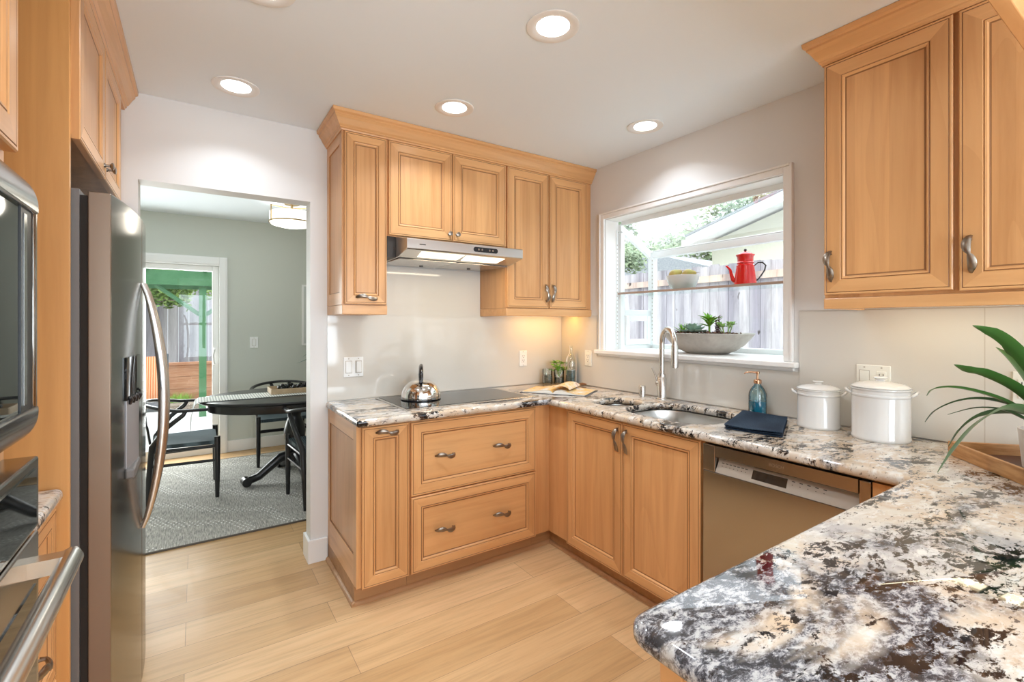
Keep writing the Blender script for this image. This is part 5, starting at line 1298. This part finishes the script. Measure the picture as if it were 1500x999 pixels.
# ------------------------------------------------------------------ outdoors
gr = MB(); gr.box(.4, 22, -14, 20, -.45, -.3); struct('ground_side_yard', gr, M['concrete'])
gr = MB(); gr.box(-14, .4, 3.2, 6.9, -.25, -.1); struct('ground_patio', gr, M['concrete'])
gr = MB(); gr.box(-14, .4, 6.9, 12, -.25, -.02); struct('ground_planting_bed', gr, M['mulch'])
def board_fence(name, label, axis, val, a0, a1, zb, zt, bw_, seed, rail_z, gap=.004, side=-1, toe=0):
    c = thing(name, label, 'fence', (val, (a0+a1)/2, zb) if axis == 'x' else ((a0+a1)/2, val, zb)); rr = random.Random(seed)
    mb = MB(); a = a0
    while a < a1:
        w_ = bw_*rr.uniform(.92, 1.05); t_ = rr.uniform(0, .012); z_ = zt+rr.uniform(-.012, .012)
        if axis == 'x': mb.box(val+t_, val+t_+.02, a, a+w_-gap, zb, z_)
        else: mb.box(a, a+w_-gap, val+t_, val+t_+.02, zb, z_)
        a += w_
    build('boards', mb, M['fence'], c)
    mb = MB()
    for z in rail_z:
        if axis == 'x': mb.box(val-.045, val-.001, a0, a1, z, z+.09)
        else: mb.box(a0, a1, val-.045, val-.001, z, z+.09)
    build('rail', mb, M['fence_warm'], c)
    return c
board_fence('wooden_fence', 'weathered board fence outside the garden window', 'x', 3.5, -2.5, 9.0, -.3, 2.16, .145, 1, (1.93,))
board_fence('wooden_fence', 'grey knotty board fence behind the green pergola', 'y', 8.6, -6.5, .3, -.1, 2.16, .17, 7, (), gap=.010)
# neighbour house
NXp = 7.0
c = thing('neighbour_house', 'cream stucco house with a white gabled roof edge beyond the fence', 'house', (NXp, -1.0, 0))
FXh = 6.55; sl = .263; yt, zt_ = 3.66, 3.06; yr = -1.6; zr = zt_+sl*(yt-yr); yw = 3.31; ye = yr-(yt-yr)
def gz(y): return zr-sl*abs(y-yr)
mb = MB(); mb.prism([(yw, -.3), (yw, gz(yw)), (yr, zr), (2*yr-yw, gz(yw)), (2*yr-yw, -.3)], 'x', NXp, NXp+6)
build('wall', mb, M['stucco'], c)
def sboard(y0, y1, dz, th, x0, x1): return MB().prism([(y0, gz(y0)+dz), (y1, gz(y1)+dz), (y1, gz(y1)+dz+th), (y0, gz(y0)+dz+th)], 'x', x0, x1)
for y0, y1 in ((yt, yr), (ye, yr)):
    build('fascia', sboard(y0, y1, .0, .20, FXh, FXh+.04), M['fascia'], c)
    build('soffit', sboard(y0, y1, .06, .05, FXh+.041, NXp+6), M['fascia'], c)
    build('roof', sboard(y0, y1, .201, .04, FXh-.02, NXp+6), M['shingle'], c)
build('gutter', MB().box(FXh, NXp+6, yt+.001, yt+.10, gz(yt)-.02, gz(yt)+.14), M['fascia'], c)
c = thing('neighbour_garage', 'low tan neighbour building with grey roof behind the fence corner', 'building', (11, 7, 0))
build('wall', MB().box(9.5, 14, 4.6, 9.0, -.3, 2.75), M['redwood'], c)
mb = MB(); mb.prism([(4.3, 2.75), (9.3, 2.75), (6.8, 3.5)], 'x', 9.2, 14.2); build('roof', mb, M['shingle'], c)
# trees
def tree(name, label, base, top, crown_c, crown_r, n_, seed, leaf, size=.16, trunk_r=.12):
    base = Vector(base); c = thing(name, label, 'tree', base); rr = random.Random(seed); tp = Vector(top)
    mb = MB(); mid = (base+tp)/2+Vector((rr.uniform(-.2, .2), rr.uniform(-.2, .2), 0)); mb.tube([base, mid, tp], [trunk_r, trunk_r*.8, trunk_r*.5], 10)
    cc = Vector(crown_c)
    for k in range(9):
        e_ = cc+Vector((rr.uniform(-1, 1)*crown_r[0]*.8, rr.uniform(-1, 1)*crown_r[1]*.8, rr.uniform(-.6, .9)*crown_r[2])); mb.tube([tp-(tp-base)*.15*rr.random(), (tp+e_)/2+up*.1, e_], [trunk_r*.4, trunk_r*.25, trunk_r*.1], 6)
    build('trunk', mb, M['bark'], c)
    lf = MB(); clumps = [(Vector((rr.gauss(0, .45)*crown_r[0], rr.gauss(0, .45)*crown_r[1], rr.gauss(0, .45)*crown_r[2]))+cc) for _ in range(26)]
    for k in range(n_):
        q = rr.choice(clumps)+Vector((rr.gauss(0, .17)*crown_r[0], rr.gauss(0, .17)*crown_r[1], rr.gauss(0, .17)*crown_r[2]))
        a = rr.uniform(0, 2*PI); el = rr.uniform(-.8, .9); d1 = Vector((math.cos(a), math.sin(a), el)).normalized(); s = d1.orthogonal().normalized()*size*rr.uniform(.18, .3); L_ = size*rr.uniform(.6, 1.1)
        lf.add([q, q+d1*L_*.5+s, q+d1*L_, q+d1*L_*.5-s], [(0, 1, 2, 3)])
    o_ = build('foliage', lf, leaf, c); o_['kind'] = 'stuff'
tree('tree', 'leafy tree with a dark slanting trunk seen through the sloping glass', (4.9, 6.3, -.3), (5.2, 5.6, 4.0), (5.0, 6.0, 3.75), (.9, 1.5, .62), 15000, 3, M['foliage_pale'], .13, .11)
tree('tree', 'tall bushy tree at the far left of the garden window', (6.6, 12.5, -.3), (6.6, 12.5, 3.0), (6.6, 12.5, 3.6), (2.0, 2.6, 1.3), 9000, 8, M['foliage'], .24, .16)
tree('tree', 'broad tree beyond the grey-roofed neighbour building', (12.5, 14.0, -.3), (12.5, 14, 3.6), (12.3, 13.6, 4.5), (1.1, 2.4, 1.2), 14000, 21, M['foliage_pale'], .26, .18)
tree('tree', 'distant shrubby tree beyond the roof of the cream house', (21.5, 9.0, -.3), (21.5, 9, 4.5), (21, 9.0, 5.4), (1.8, 7.5, 1.6), 16000, 9, M['foliage_pale'], .34, .2)
tree('tree', 'fruit tree with bright leaves hanging over the grey fence', (-4.1, 8.2, -.1), (-3.9, 8.1, 1.7), (-3.0, 7.95, 1.98), (.62, .35, .40), 6500, 12, M['foliage'], .12, .06)
tree('tree', 'slender bare-trunked tree right of the green pergola post', (-1.2, 7.95, -.1), (-1.75, 7.95, 2.3), (-1.3, 8.0, 2.8), (.22, .25, .3), 1200, 15, M['foliage'], .12, .045)
# pergola
c = thing('pergola', 'green painted timber pergola over the patio', 'pergola', (-2.6, 6.0, -.1))
g_ = M['green_paint']
build('post', MB().box(-2.353, -2.253, 6.0, 6.1, -.1, 1.96), g_, c); build('post', MB().box(-5.3, -5.2, 6.0, 6.1, -.1, 1.96), g_, c)
build('beam', MB().box(-6.2, .2, 5.94, 5.995, 1.95, 2.17), g_, c); build('beam', MB().box(-6.2, .2, 6.105, 6.16, 1.90, 2.12), g_, c)
for s in (-1, 1): build('brace', MB().tube([(-2.303+s*.04, 6.05, 1.50), (-2.303+s*.60, 6.05, 1.95)], .03, 4), g_, c)
for k in range(9): build('rafter', MB().box(-5.9+k*.72, -5.85+k*.72, 3.3, 6.5, 2.171, 2.28), g_, c)
# planter wall
c = thing('retaining_wall', 'low redwood retaining wall in front of the grey fence', 'planter wall', (-3, 7.6, -.02))
build('planks', MB().box(-6.4, .2, 7.55, 7.62, -.02, .18).box(-6.4, .2, 7.55, 7.62, .185, .40).box(-6.4, .2, 7.55, 7.62, .405, .62), M['redwood'], c)
build('cap', MB().box(-6.4, .2, 7.50, 7.68, .621, .66), M['redwood'], c)
mb = MB(); rr = random.Random(6)
for k in range(150):
    q = Vector((-2.62+rr.uniform(-.16, .16), 7.3+rr.uniform(-.1, .1), -.02)); a = rr.uniform(0, 2*PI); d1 = Vector((math.cos(a)*.4, math.sin(a)*.4, 1)).normalized(); L_ = rr.uniform(.08, .2)
    mb.leaf([q, q+d1*L_*.5, q+d1*L_+Vector((math.cos(a), math.sin(a), 0))*.03], [.006, .006, .001], (-math.sin(a), math.cos(a), 0), .2)
props(build('grass_clump', mb, M['leaf_bright'], sharp=60), 'bright green grass tuft in the mulch before the redwood wall', 'grass')
# patio chair with orange back
c = thing('patio_chair', 'patio chair with striped orange back cloth outside the sliding door', 'chair', (-2.92, 4.7, -.1))
mb = MB()
for x, y in ((-3.15, 4.45), (-2.72, 4.45), (-3.15, 4.95), (-2.72, 4.95)): mb.tube([(x, y, -.1), (x, y, .56)], .018, 8)
mb.tube([(-3.15, 4.42, .56), (-3.15, 4.98, .56)], .02, 8); mb.tube([(-2.72, 4.42, .56), (-2.72, 4.98, .56)], .02, 8); mb.tube([(-3.15, 4.98, .2), (-3.15, 5.10, .95)], .018, 8); mb.tube([(-2.72, 4.98, .2), (-2.72, 5.10, .95)], .018, 8)
build('frame', mb, M['tire'], c)
build('seat', MB().box(-3.13, -2.74, 4.44, 4.98, .27, .33), M['tire'], c, bevel=.02)
build('back_cloth', MB().prism([(4.975, .34), (5.09, .92), (5.13, .91), (5.015, .33)], 'x', -3.12, -2.78), M['orange_cloth'], c)
